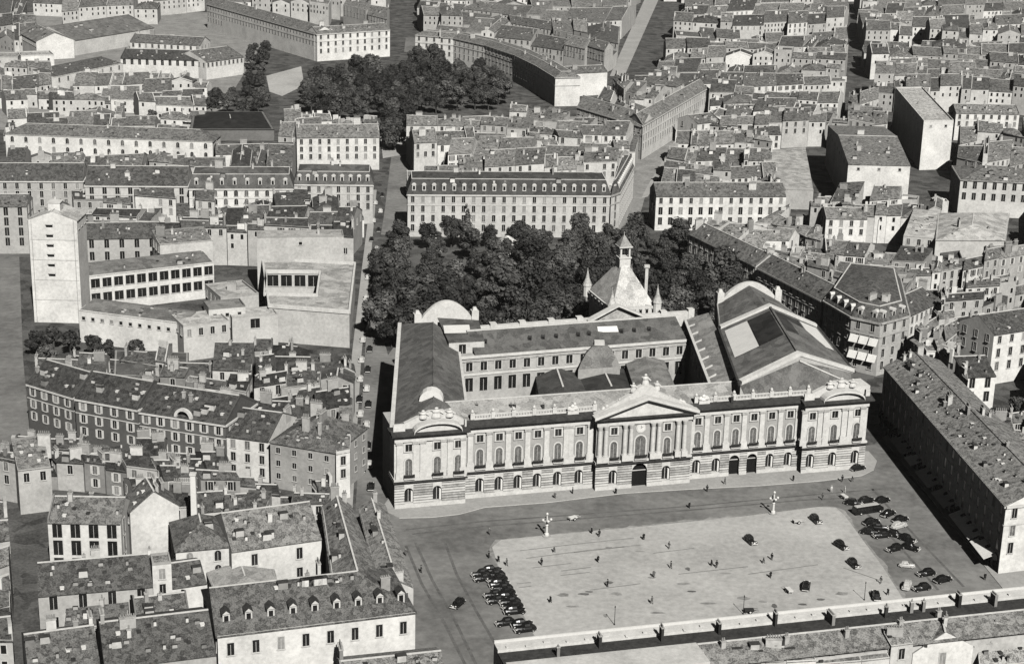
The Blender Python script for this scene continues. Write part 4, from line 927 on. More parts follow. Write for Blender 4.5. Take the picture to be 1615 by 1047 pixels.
hb = MB(['cloth']); hb.lathe((0, 0), [(.17, 1.74), (.17, 1.76), (.11, 1.77), (.1, 1.86), (.02, 1.87)], 10); HAT = hb.mesh('hat')
sk_ = MB(['cloth']); sk_.lathe((0, 0), [(.26, .55), (.2, .85), (.16, 1.05)], 10); SKT = sk_.mesh('skirt')
def person(label, px, py, i, tone, hat, rz):
    p = W(px, py); z = .15 if py < 775 and px > 620 else .012
    o = bpy.data.objects.new('person', PM[i % 3]); COL.objects.link(o); o.location = (p.x, p.y, z); o.rotation_euler = (0, 0, rz); o.scale = (1.25, 1.25, 1.08); o.color = G(tone)
    tag(o, label, 'person', 'people about the square'); ORG[o.name] = (0, 0, 0)
    inst('hat' if hat else 'skirt', HAT if hat else SKT, o, (0, 0, 0), 0, (1, 1, 1), tone*.8 if hat else tone)
PP = [("on the pavement before the left wing", 875, 786), ("on the pavement left of the centre block", 903, 779), ("on the pavement beside the gateway", 971, 779), ("on the pavement before the right wing", 1143, 764), ("on the pavement near the two carriage arches", 1251, 759), ("on the pavement near the right pavilion, left of two", 1328, 760), ("on the pavement near the right pavilion, right of two", 1344, 760),
 ("crossing the dark road toward the right wing", 1115, 775), ("standing in the dark road below the right wing", 1087, 801), ("walking in the road above the right lamp", 1297, 788), ("in pale clothes in the road below the right pavilion", 1311, 776), ("in light clothes near the right pavilion kerb", 1332, 777),
 ("at the top left corner of the square", 772, 843), ("just above the parked row at left", 771, 880), ("right of the head of the parked row", 786, 886), ("between the parked row and the market marks", 799, 892), ("near the left lamp, upper of two", 933, 841), ("near the left lamp, lower of two", 945, 846), ("below the left lamp standard", 874, 871), ("in the left part of the square", 854, 891),
 ("in the middle of the square beside faint marks", 943, 886), ("alone in the upper middle of the square", 1055, 865), ("alone in the upper square before the gateway", 1015, 851), ("in the centre of the square", 1058, 896), ("left of the centre of the square", 1031, 910), ("in the lower middle of the square", 958, 925), ("walking in the lower left of the square", 868, 950), ("standing near the parapet in lower middle", 1028, 952),
 ("of a pair below the middle, left one", 1122, 892), ("of a pair below the middle, right one", 1130, 895), ("in the right square, left of two", 1204, 888), ("in the right square, right of two", 1217, 883), ("below the two in the right square", 1215, 911), ("by the parked pale car at lower right", 1389, 920), ("at the gallery corner by the parapet", 1553, 914), ("on the road left of the square", 664, 903), ("at the left road edge beside low roofs", 640, 876), ("on the road corner below the left pavilion", 618, 838), ("near the parapet beside a black car", 1400, 938)]
for i, (w_, px, py) in enumerate(PP):
    pale = 'pale' in w_[:12] or 'light clothes' in w_
    person(('person ' if pale else f"person in {'dark' if i % 3 else 'grey'} clothes{' and hat' if i % 2 else ''} ")+w_, px, py, i, .6 if pale else (.02 if i % 3 else .12), i % 2 == 1 or pale, i*1.3)
# ================================================================ LAMPS, POSTS, CYCLES
def lamp(label, px, py):
    p = W(px, py); t = thing('street_lamp', label, 'lamp', (p.x, p.y, .01), 'white lamp standards on the square'); t.scale = (.82, .82, .84)
    b = MB(['white', 'pave']); b.lathe(p, [(1.3, 0), (1.3, .25)], 12, 1); b.lathe(p, [(.75, .25), (.7, .9), (.42, 1.1), (.36, 3.4), (.5, 3.6), (.26, 3.8), (.22, 6.6), (.3, 6.7)], 10); b.build('pole', t)
    b = MB(['white'])
    for k in range(4):
        a = k*pi/2+.25; b.tube((p.x, p.y, 4.6), (p.x+1.25*cos(a), p.y+1.25*sin(a), 4.9), .12, .1, 6)
    b.build('arm', t)
    for k in range(5):
        a = k*pi/2+.25; q = (p.x+1.25*cos(a), p.y+1.25*sin(a)) if k < 4 else (p.x, p.y); z = 5.2 if k < 4 else 7.1
        b = MB(['white']); b.lathe(q, [(.1, z-.35), (.36, z-.15), (.42, z+.1), (.3, z+.35), (.08, z+.5)], 10); b.build('globe', t)
lamp('white branched lamp standard at the left upper edge of the square', 862, 845); lamp('white branched lamp standard before the right wing of the town hall', 1219, 810)
for l, px, py in (('thin dark post by the parapet, leftmost of three', 969, 985), ('thin dark post by the parapet, middle of three', 1172, 968), ('thin dark post by the parapet, rightmost of three', 1363, 946)):
    p = W(px, py); b = MB(['iron']); b.lathe((0, 0), [(.16, 0), (.16, .3), (.08, .4), (.06, 4.2), (.14, 4.3), (.1, 4.7), (.02, 4.8)], 8); o = b.build('signal_post', None, org=(0, 0, 0)); o.location = (p.x, p.y, .01); tag(o, l, 'post', 'thin posts by the parapet')
def handcart(label, px, py, rz, tone):
    p = W(px, py); t = thing('handcart', label, 'cart', (p.x, p.y, .012), 'handcarts on the square'); ORG[t.name] = (0, 0, 0); t.rotation_euler = (0, 0, rz)
    b = MB(['canvas']); b.box((0, 0), 2.2, 1.2, .6, 1.0); b.tube((1, .5, .9), (2.2, .5, .7), .05, .05); b.tube((1, -.5, .9), (2.2, -.5, .7), .05, .05); b.tube((-.9, .4, .6), (-.9, .4, 0), .05, .05); b.tube((-.9, -.4, .6), (-.9, -.4, 0), .05, .05); b.build('tray', t, tone)
    for y in (-.7, .7): inst('wheel', CARS['k'][1], t, (.2, y, .45), 0, (1.3, .6, 1.3))
handcart('pale handcart near the car by the right lamp', 1257, 825, .3, .6); handcart('pale handcart beside the lone car at lower right', 1244, 934, 1.9, .7); handcart('dark handcart resting on the parapet side of the square', 1181, 966, .1, .04); handcart('pale handcart in the road below the left wing', 903, 820, .6, .75); handcart('pale handcart by the right pavilion road', 1331, 786, 2, .7)
# chalk outlines of market pitches and tar lines on the paving
def stripe(name, pts, wd, m): 
    b = MB([m])
    for a_, c_ in zip(pts, pts[1:]):
        a_ = W(*a_); c_ = W(*c_); d_ = (c_-a_).normalized(); n_ = Vector((-d_.y, d_.x, 0))*wd/2
        b.poly([(q.x, q.y, .0122) for q in (a_-n_, c_-n_, c_+n_, a_+n_)])
    return setting(b, name)
for pts in ([(820, 868), (905, 858), (1000, 848)], [(830, 880), (930, 867), (1010, 859)], [(840, 895), (900, 888)], [(905, 871), (985, 862)], [(885, 900), (932, 894)], [(884, 907), (930, 902)], [(1030, 872), (1095, 864)], [(815, 920), (837, 918)], [(818, 926), (838, 924)], [(930, 930), (1010, 920)], [(1070, 905), (1180, 893)], [(1330, 895), (1388, 915)], [(1180, 905), (1290, 890)]):
    stripe('paving_joint', pts, .3, 'asph')
for pts in ([(640, 860), (665, 920), (700, 980), (735, 1050)], [(655, 855), (682, 915), (716, 975), (752, 1050)], [(700, 850), (720, 905), (752, 965), (790, 1030)], [(640, 835), (760, 822), (900, 812), (1100, 797), (1280, 780), (1400, 770)], [(650, 842), (760, 830), (900, 819), (1100, 803), (1270, 788), (1340, 785), (1400, 840), (1480, 930)], [(1375, 770), (1420, 820), (1520, 925)]):
    stripe('tyre_mark', pts, .7, 'rubber')
for k in range(26):
    rr = random.Random(k); x, y = rr.uniform(830, 1380), rr.uniform(850, 975)
    if x > 1320+(y-850)*.6: continue
    p = W(x, y); b = MB(['worn' if k % 3 else 'rubber']); rx, ry = rr.uniform(.5, 2.2), rr.uniform(.4, 1.2); b.poly([(p.x+rx*cos(2*pi*q/9)*rr.uniform(.6, 1.1), p.y+ry*sin(2*pi*q/9)*rr.uniform(.6, 1.1), .0105) for q in range(9)]); setting(b, 'paving_stain')
# ================================================================ BUILDINGS OF THE TOWN
def polyhouse(name, label, cat, pts, h, roof='mansard', rh=4., ins=2.5, wt=.6, rt=.12, rows=4, sp=3.6, win='t', storey=3.5, chim=4, dorm=True, mt='slate', corn=True, wrow0=2.2, front=None, maxw=99, rh2=1.4, wt2=None):
    """corner or curved building over a polygon given as world points (counter-clockwise)"""
    rnd = random.Random(int(pts[0][0]*17+h)); P = [Vector(p[:2]) for p in pts]; n = len(P); c = sum(P, Vector((0, 0)))/n
    root = thing(name, label, cat, (c.x, c.y, 0)); b = MB(['wall', 'grime']); b.prism(P, 0, h)
    if corn:
        for i, p, d, L, nn, vis in quad_sides2(P): 
            if vis > -.2: b.bar(p+nn*.25, p+d*L+nn*.25, .5, h-.7, h-.1, 1); b.bar(p+nn*.1, p+d*L+nn*.1, .2, h-storey-.9, h-storey-.6, 1)
    wo = b.build('wall', root, wt); b = MB([mt, 'stone'])
    I = []
    for i in range(n):
        e0 = (P[i]-P[i-1]).normalized(); e1 = (P[(i+1) % n]-P[i]).normalized(); n0 = Vector((-e0.y, e0.x)); n1 = Vector((-e1.y, e1.x)); m = (n0+n1)
        m = m/max(.35, m.length_squared/2) if m.length > .1 else n0
        I.append(P[i]+m*ins)
    V = lambda p, z: Vector((p[0], p[1], z))
    for i in range(n):
        j = (i+1) % n; b.slab([V(P[i], h+.05), V(P[j], h+.05), V(I[j], h+rh), V(I[i], h+rh)], .2); b.beam(V(I[i], h+rh-.1), V(I[j], h+rh-.1), .4, .25, 1)
    if not rh2: b.poly([V(p, h+rh) for p in I])
    for i in range(n if rh2 else 0): b.poly([V(I[i], h+rh), V(I[(i+1) % n], h+rh), V(sum(I, Vector((0, 0)))/n, h+rh+rh2)])
    ro = b.build('roof', root, rt)
    k_ = 0
    for i, p, d, L, nn, vis in quad_sides2(P):
        if vis < .02 or (front and i not in front): continue
        nb = max(1, int((L-.6)/sp))
        for r in range(rows):
            for k in range(nb):
                if k_ >= maxw: break
                x = p+d*(L*(k+.5)/nb); k_ += 1; inst('window', WM[win[min(r, len(win)-1)]], wo, (x.x+nn.x*.01, x.y+nn.y*.01, h-wrow0-r*storey), atan2(d.y, d.x))
        if dorm:
            for k in range(nb):
                x = p+d*(L*(k+.5)/nb)-nn*ins*.3; inst('dormer', DM[1], ro, (x.x, x.y, h+rh*.3), atan2(d.y, d.x))
    for k in range(chim):
        i = rnd.randrange(n); p = lerp(I[i], lerp(I[(i+1) % n], c, .3), rnd.random()); inst('chimney', rnd.choice(CM), ro, (p.x, p.y, h+rh), rnd.uniform(0, 3), (1, 1, 1), rnd.uniform(.4, .8))
    return root
def quad_sides2(P):
    for i in range(len(P)):
        p0, p1 = P[i], P[(i+1) % len(P)]; d = p1-p0; L = d.length
        if L < .3: continue
        d = d/L; n = Vector((d.y, -d.x)); mid = (p0+p1)/2
        yield i, p0, d, L, n, n.dot(-mid)/mid.length
def PW(pts, z): return [W(x, y, z).xy for x, y in pts]
# ---- lower left quarter
B('long white rendered house with a row of nine dormers on its tiled roof', 343, 1003, 655, 965, 14, 22, 'hipR', 5.5, .78, .19, rows=1, sp=4.5, win='t', wrow0=3.2, chim=3, dorm=9, side=True, fl=.3)
Q('tall mottled roof house behind the nine-dormer house, ridge towards the street', [(525, 915), (603, 925), (552, 795), (508, 797)], 14, 'gableT', 3, .6, .3, rows=2)
Q('low mottled-roofed shop row along the road edge left of the square', [(600, 930), (652, 928), (606, 795), (566, 798)], 7, 'gableT', 2, .6, .36, chim=4, rows=1)
Q('low rough-tiled roof at the bottom edge before the nine-dormer house', [(540, 1080), (703, 1062), (688, 1020), (530, 1036)], 7, 'gable', 2.2, .6, .32, chim=2, rows=0)
B('white two-storey house with grey shutters facing the big plain shed roof', 365, 868, 507, 848, 12, 20, 'gable', 5, .75, .3, rows=2, sp=7.5, win='t', chim=2, storey=5, wrow0=3)
Q('plain pale grey shed roof in the yard before the shuttered house', [(345, 945), (440, 932), (428, 885), (322, 890)], 6, 'hip', 2, .45, .34, mt='slate', name='shed', cat='shed', rows=0, chim=1)
B('white house with three arched windows left of the shuttered house', 277, 868, 365, 860, 12, 16, 'hip', 4, .75, .2, rows=2, win='a', sp=5, chim=1)
B('house with bare white firewall and tall end chimney above the yard', 205, 808, 282, 797, 15, 9, 'gableT', 4.5, .72, .2, rows=0, chim=3)
B('five-bay house with white strips between tall dark windows', 75, 822, 190, 824, 15, 13, 'gable', 3.5, .72, .24, rows=3, sp=3.9, win='m', storey=4.4, chim=2, flank=True)
B('plain pale gable wall house at the left edge', 28, 742, 80, 736, 12, 14, 'shed', 3, .5, .3, rows=1, chim=1)
B('long dark tiled house with deep tall windows below the five-bay house', 60, 938, 245, 922, 12, 15, 'gable', 4, .5, .14, rows=2, sp=5, win='n', storey=5, chim=3)
B('narrow pale stair block standing above the long dark roof', 240, 892, 270, 889, 17, 5, 'flat', .6, .72, .4, rows=2, chim=0)
B('low white wall house with dark flat roof in the left yard', 270, 926, 326, 918, 9, 14, 'gable', 2.5, .75, .16, rows=0, chim=0)
B('dark tiled house at the bottom left corner with pale ridge', 45, 1062, 158, 1046, 11, 18, 'gable', 4, .5, .2, rows=0, chim=3)
B('wide dark tiled roof left of the nine-dormer house', 165, 1052, 341, 1030, 12, 21, 'gable', 4.5, .5, .15, rows=0, chim=4)
B('pale rough-walled house with firewall standing right of the corner roof', 215, 985, 300, 975, 11, 13, 'gable', 3, .6, .2, rows=2, chim=2)
B('small yard house wedged between long dark roof and stair block', 100, 990, 200, 985, 7, 10, 'shed', 2, .6, .2, rows=1, chim=1)
district('in the bottom left edge street', [(-70, 1040), (20, 1035), (12, 780), (-80, 790)], 11, 5, 1, rows=2, win='w')
district('above the shuttered house', [(215, 800), (520, 800), (520, 745), (200, 745)], 8, 2, 7, (6, 11), fill=.85, rt=(.06, .2), wt=(.35, .7))
district('in the dark yard quarter lower left', [(25, 735), (360, 745), (345, 695), (30, 678)], 8, 2, 8, (6, 10), fill=.8, rt=(.05, .16), wt=(.25, .65))
district('along the street at the left edge', [(-60, 735), (30, 735), (28, 700), (-70, 695)], 10, 2, 4, (8, 11), rt=(.06, .2))
sheet('edge_road', [(-40, 700), (48, 700), (36, 560), (30, 395), (-60, 395)], .006, 'asph')
# ---- three cornice houses of dark brick
B('dark-roofed cornice house, leftmost of the three', 42, 604, 115, 626, 14.6, 15, 'gable', 5, .12, .085, rows=3, sp=4, win='s', corn=True, chim=2, verge=2)
B('dark-roofed cornice house, middle of the three', 118, 627, 217, 645, 16, 17, 'gable', 5, .12, .09, rows=3, sp=4, win='s', corn=True, chim=2, verge=2, dorm=0)
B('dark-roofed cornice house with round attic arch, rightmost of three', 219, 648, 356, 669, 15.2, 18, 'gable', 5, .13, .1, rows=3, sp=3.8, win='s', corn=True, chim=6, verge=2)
B('white three-storey end house below the cornice houses', 356, 686, 424, 695, 12, 19, 'gable', 4.5, .8, .11, rows=3, sp=3.4, win='w', chim=1)
B('grey plain house on the street corner with hipped roof', 426, 696, 528, 713, 13, 20, 'hip', 5, .42, .2, rows=3, sp=3.6, win='p', chim=5, flank=True)
Q('narrow white house end on the shaded street corner', [(530, 716), (552, 712), (556, 650), (535, 650)], 13, 'shed', 1.5, .8, .3, rows=2, chim=1)
district('left of the shaded street', [(395, 655), (552, 650), (560, 545), (405, 545)], 12, 5, 4, (9, 13), fill=.9, rt=(.05, .16), wt=(.3, .7), roofs=['gable']*3+['shed', 'gableT', 'hip'])
district('under the white exchange', [(60, 595), (395, 625), (400, 560), (60, 545)], 7, 2, 7, (5, 9), fill=.85, rt=(.06, .2), wt=(.3, .7), dens=.85)
Q('long low dark hall roof below the white exchange', [(180, 592), (296, 592), (296, 556), (182, 552)], 7, 'hip', 2, .4, .11, mt='slate', name='shed', cat='hall', rows=0, chim=0)
# ---- white exchange complex
ea, eb = W(219, 648, 15.2).xy, W(356, 669, 15.2).xy; ed_ = (eb-ea).normalized(); ec = lerp(ea, eb, .52); en_ = Vector((ed_.y, -ed_.x)); b = MB(['stone'])
for k in range(10):
    a0_, a1_ = pi*k/10, pi*(k+1)/10; f_ = lambda a, r_: V(ec+en_*.5+ed_*(r_*cos(a)), 15.3+r_*sin(a))
    b.extr([f_(a0_, 1.9), f_(a0_, 2.7), f_(a1_, 2.7), f_(a1_, 1.9)], (-en_.x*.8, -en_.y*.8, 0), 0)
hs = [x for x in bpy.data.objects if x.get('label', '').startswith('dark-roofed cornice house with round')][0]; b.build('attic_arch', hs)
t = B('tall blind white stair tower of the exchange with a column of slits', 44, 346, 121, 348, 36, 12, 'gableT', 3.0, .8, .5, name='tower_block', cat='tower', rows=0, chim=0, mt='slate', verge=False)
b = MB(['wall', 'stone']); pz_ = lerp(W(44, 346, 36).xy, W(121, 348, 36).xy, .5); b.box(pz_+Vector((0, 5)), 4, 4, 36, 41, 0); b.box(pz_+Vector((0, 5)), 4.4, 4.4, 41, 41.3, 1); b.build('penthouse', t, .8)
ta, tb = W(44, 346, 36).xy, W(121, 348, 36).xy; td = (tb-ta).normalized(); wo = [c for c in t.children if c.name.startswith('wall')][0]
for k in range(6):
    p = lerp(ta, tb, .43); z = 33.5-k*3.4; b = MB(['void', 'trim']); n = Vector((td.y, -td.x))
    b.box(p+n*.02, 2.2, .2, z, z+.9, 0, atan2(td.y, td.x)); b.box(p+n*.25, 2.4, .7, z+.92, z+1.1, 1, atan2(td.y, td.x)); b.build('slit_window', wo)
for k in (.06, .93):
    p = lerp(ta, tb, k)+Vector((td.y, -td.x))*.1; b = MB(['grime']); b.tube((p.x, p.y, 0), (p.x, p.y, 35.8), .12, .12, 6); b.build('downpipe', wo)
for z in (8, 15, 22, 29):
    b = MB(['wall']); n = Vector((td.y, -td.x)); b.bar(ta+td*.4+n*.03, tb-td*.4+n*.03, .1, z, z+.22); b.build('string_course', wo, .62)
B('long white exchange wing with two rows of wide windows', 122, 438, 337, 414, 13, 12, 'shed', 1.2, .78, .2, rows=2, sp=4.0, win='b', storey=5.2, chim=0, mt='slate', name='office_wing', cat='office building', wrow0=2.7, maxw=40)
B('low white exchange wing with a row of small square windows', 124, 489, 288, 510, 11, 9, 'shed', 1.2, .8, .2, rows=1, sp=3.1, win='q', chim=0, mt='slate', name='office_wing', cat='office building', wrow0=2.6)
B('flat-roofed corner block where the exchange wings meet', 289, 516, 362, 507, 11.5, 13, 'flat', .5, .6, .5, rows=1, chim=0, mt='slate', name='office_block', cat='office building')
B('small flat machine house on the exchange roofs', 329, 489, 387, 484, 13.5, 8, 'flat', .7, .7, .25, rows=1, win='q', chim=0, mt='slate', name='machine_house', cat='office building')
B('flat-roofed exchange block with wide dark opening', 366, 503, 438, 497, 11, 9, 'flat', .5, .6, .5, rows=1, win='b', sp=9, chim=0, mt='slate', name='office_block', cat='office building')
B('irregular pale flat roof left of the exchange lightwell', 348, 472, 408, 465, 11.5, 17, 'flat', .8, .6, .45, rows=0, chim=1, mt='slate', name='office_block', cat='office building')
# ring round the lightwell
OQ = PW([(424, 484), (551, 494), (560, 418), (414, 410)], 12); IQ = PW([(412, 466), (500, 468), (505, 431), (414, 430)], 12)
IQ[0] = lerp(IQ[0], IQ[1], .06); IQ[3] = lerp(IQ[3], IQ[2], .06)
oc = sum(OQ, Vector((0, 0)))/4; ex = thing('office_block', 'flat white exchange roof round a rectangular lightwell with windows', 'office building', (oc.x, oc.y, 0))
b = MB(['wall']); r2 = MB(['slate', 'stone'])
for i in range(4):
    j = (i+1) % 4; b.prism([OQ[i], OQ[j], IQ[j], IQ[i]], 0, 12); r2.poly([(*OQ[i], 12.05), (*OQ[j], 12.05), (*IQ[j], 12.05), (*IQ[i], 12.05)])
    for A in (OQ, IQ): r2.beam(Vector((*A[i], 11.8)), Vector((*A[j], 11.8)), .7, 1.3+.01*i, 1)
b.build('wall', ex, .62); r2.build('roof', ex, .42)
d = (IQ[2]-IQ[3]); L = d.length; d /= L
for k in range(4):
    p = IQ[3]+d*L*(k+.5)/4; inst('window', WM['b'], ex, (p.x+d.y*.02, p.y-d.x*.02, 9.2), atan2(d.y, d.x), (1.25, 1, 1.3))
B('tall blank pale wall block behind the exchange lightwell', 405, 376, 542, 374, 21, 9, 'flat', .6, .6, .4, rows=1, sp=30, win='q', chim=1, mt='slate', name='office_block', cat='office building')
B('pale plain-walled house beside the long exchange wing', 252, 386, 335, 379, 18, 12, 'shed', 2, .66, .3, rows=0, chim=2)
# ---- rows behind the exchange
B('house with broad dark shop windows right of the stair tower', 132, 376, 251, 374, 17, 14, 'gable', 4, .5, .14, rows=3, sp=5, win='n', storey=4.6, chim=3)
B('many-windowed block at the left edge beside the stair tower', -70, 325, 42, 325, 19, 14, 'gable', 3, .5, .2, rows=5, sp=4.5, win='n', storey=4, chim=2)
district('right of the stair tower', [(125, 362), (560, 365), (565, 330), (128, 328)], 15, 2, 10, (12, 16), fill=.95, rt=(.06, .17), wt=(.35, .75), roofs=['gable']*5+['shed'])
B('dark-roofed long block at far left, first of the four facing rows', -60, 285, 131, 285, 17, 17, 'gable', 5.5, .5, .13, rows=3, sp=4.4, win='t', corn=True, chim=3)
B('dark-roofed long block with two bright chimneys, second of four rows', 134, 292, 296, 293, 17, 19, 'gable', 6, .6, .13, rows=3, sp=4.6, win='n', corn=True, chim=3)
B('white-fronted block with arched attic dormers, third of four rows', 298, 297, 462, 297, 17, 17, 'mansard', 5.5, .8, .11, rows=3, sp=4, win='a', corn=True, chim=4, dorm=8, mt='slate')
B('dark mansard block at the street corner, last of the four rows', 464, 290, 588, 291, 17, 17, 'mansard', 5, .6, .11, rows=3, sp=3.8, win='t', corn=True, chim=3, dorm=9, mt='slate', flank=True)
district('in front of the four facing rows', [(75, 330), (565, 335), (565, 305), (75, 305)], 9, 1, 11, (7, 11), fill=.8, rt=(.07, .3), wt=(.5, .85))
B('very long white hall with a row of round-topped windows', 8, 212, 335, 224, 13, 17, 'hip', 4, .82, .22, rows=2, sp=6.2, win='a', storey=4.4, chim=2, name='hall', cat='hall')
B('low white annexe before the long white hall', 340, 243, 432, 241, 9, 13, 'gable', 3, .82, .17, rows=1, sp=5, chim=2)
B('white corner house on the street below the round square', 468, 217, 598, 216, 16, 22, 'gable', 4, .8, .3, rows=3, sp=4, chim=5)
district('before the long white hall', [(10, 262), (465, 268), (465, 236), (10, 232)], 9, 1, 10, (7, 12), fill=.85, rt=(.12, .35), wt=(.55, .85))
district('left of the round square', [(440, 205), (598, 200), (592, 172), (450, 172)], 12, 2, 6, (9, 14), rt=(.2, .42), wt=(.55, .85))
# ---- workshops top left
B('white gable-ended workshop at the top left', 57, 66, 116, 63, 12, 42, 'gableT', 5, .84, .2, rows=0, chim=0, mt='slate', name='workshop', cat='workshop')
B('huge plain grey workshop roof at the top left', 118, 64, 243, 44, 10, 45, 'gable', 7, .7, .17, rows=0, chim=0, mt='slate', name='workshop', cat='workshop', verge=False)
B('white-banded workshop range with small vents', 205, 66, 316, 72, 11, 18, 'gable', 4, .8, .2, rows=1, sp=4, chim=4, name='workshop', cat='workshop')
B('dark-roofed workshop with row of white bays', 190, 92, 322, 96, 11, 26, 'gable', 4, .8, .11, rows=1, sp=4.4, win='n', chim=2, name='workshop', cat='workshop')
B('bright slanting white workshop front at left', 86, 122, 194, 100, 10, 16, 'shed', 2.5, .85, .17, rows=1, sp=7, win='w', chim=0, name='workshop', cat='workshop')
B('workshop with blank white end gable by the trees', 325, 98, 384, 90, 11, 30, 'gable', 5, .82, .22, rows=1, chim=1, name='workshop', cat='workshop')
B('square flat-topped white block at the top left edge', -10, 92, 28, 92, 15, 18, 'flat', .8, .6, .5, rows=3, sp=5, win='q', chim=0, name='workshop', cat='workshop')
B('white flat-topped block right of the grey edge block', 33, 90, 85, 88, 15, 16, 'flat', .8, .84, .6, rows=3, sp=5, win='q', chim=0, name='workshop', cat='workshop')
Q('broad dark oval-looking hipped roof among the gardens', [(300, 204), (432, 204), (415, 176), (305, 176)], 6, 'hip', 2, .2, .03, mt='slate', rows=0, chim=0, name='shed', cat='hall')
district('among the small workshops', [(10, 200), (315, 200), (330, 134), (0, 134)], 6, 5, 9, (4, 10), fill=.75, rt=(.12, .4), wt=(.65, .85), dens=.9)
sheet('yard', [(-40, 205), (330, 205), (420, 60), (330, 20), (-40, 20)], .02, 'worn')
district('between the workshops', [(120, 138), (330, 135), (330, 112), (130, 118)], 8, 2, 7, (5, 10), fill=.8, rt=(.12, .4), wt=(.65, .85))
district('at the far left of the workshops', [(-20, 138), (82, 138), (80, 104), (-20, 104)], 8, 2, 4, (5, 11), fill=.8, rt=(.12, .4), wt=(.65, .85))
district('around the huge workshop roof', [(-20, 62), (52, 62), (60, 36), (-20, 36)], 8, 2, 4, (6, 11), fill=.8, rt=(.12, .4), wt=(.65, .85))
district('beyond the workshops', [(-30, 34), (325, 12), (330, -25), (-30, -20)], 12, 2, 9, (9, 14), rt=(.2, .45), wt=(.6, .85), dens=.8)
# ---- round square crescents
B('long crescent block in half shade left of the round square', 326, 6, 496, 53, 18, 15, 'gable', 4, .86, .25, rows=3, sp=4.4, win='n', corn=True, chim=5, name='apartment_block', cat='apartment block', storey=4.6, maxw=80)
B('bright white crescent end block above the round square trees', 500, 54, 615, 47, 18, 15, 'gable', 3.5, .84, .25, rows=3, sp=5.2, win='t', corn=True, chim=3, name='apartment_block', cat='apartment block', storey=4.6)
arc = PW([(655, 55), (715, 60), (765, 71), (810, 86), (845, 103), (876, 122)], 17)
outr = []
for i, p in enumerate(arc):
    a_ = arc[max(0, i-1)]; b_ = arc[min(len(arc)-1, i+1)]; d = (b_-a_).normalized(); outr.append(p+Vector((-d.y, d.x))*15)
polyhouse('apartment_block', 'curved white crescent block right of the round square', 'apartment block', arc+outr[::-1], 17, rh2=0, rh=2.5, ins=4.5, wt=.8, rt=.26, rows=3, sp=4.6, win='t', storey=4.4, chim=8, dorm=False, mt='tile', maxw=90)
B('blank bright end wall block closing the right crescent', 878, 117, 958, 113, 14, 13, 'gable', 3, .86, .2, rows=0, chim=2)
district('behind the left crescent', [(350, -2), (612, 30), (612, -25), (330, -40)], 15, 2, 9, (12, 17), rt=(.2, .42), wt=(.55, .85))
district('behind the right crescent', [(660, 40), (955, 92), (1000, 10), (665, 5)], 14, 3, 8, (10, 16), rt=(.18, .42), wt=(.5, .85))
district('at the top centre edge', [(660, 10), (985, 5), (1010, -25), (660, -25)], 14, 2, 8, (10, 16), rt=(.15, .4), wt=(.5, .85))
# ---- block between the park and the round square
B('long five-storey apartment block with dark mansard and twenty dormers', 643, 306, 962, 308, 18, 17, 'mansard', 6, .62, .07, rows=4, sp=4.1, win='tt', storey=4, corn=True, chim=7, dorm=20, mt='slate', name='apartment_block', cat='apartment block', maxw=90)
EP = PW([(964, 308), (978, 303), (1000, 262), (975, 262)], 18)
polyhouse('apartment_block', 'corner block with small dome at the end of the mansard row', 'apartment block', EP, 18, rh=5.5, ins=2., wt=.66, rt=.12, rows=4, sp=3.6, chim=1)
p = W(948, 290, 24); 
district('behind the mansard block', [(646, 262), (975, 258), (1000, 205), (646, 195)], 15, 4, 9, (11, 17), fill=.8, rt=(.2, .44), wt=(.5, .85))
district('below the round square trees', [(650, 205), (900, 200), (900, 180), (655, 186)], 14, 1, 7, (12, 16), rt=(.2, .4), wt=(.6, .85))
Q('long wing with shaded left front meeting the diagonal boulevard corner', [(910, 168), (1013, 199), (1032, 188), (928, 157)], 17, 'gable', 4, .78, .27, rows=3, sp=4.2, win='t', storey=4.4, corn=True, chim=6, flank=True, name='apartment_block', cat='apartment block', maxw=70)
Q('bright long wing along the diagonal boulevard behind the corner', [(1014, 198), (1114, 140), (1092, 133), (990, 187)], 17.5, 'gable', 4, .8, .3, rows=3, sp=4.2, win='t', storey=4.4, corn=True, chim=6, flank=True, name='apartment_block', cat='apartment block', maxw=70)
district('inside the boulevard corner block', [(935, 156), (1000, 178), (1085, 133), (1010, 116)], 14, 3, 4, (12, 16), rt=(.2, .4), wt=(.6, .85))
district('before the boulevard corner block', [(905, 205), (1000, 235), (1012, 205), (912, 185)], 10, 1, 5, (8, 12), rt=(.2, .42), wt=(.6, .85))
district('beside the diagonal boulevard', [(790, 200), (905, 215), (960, 180), (810, 175)], 13, 2, 4, (11, 15), rt=(.2, .4), wt=(.5, .85))
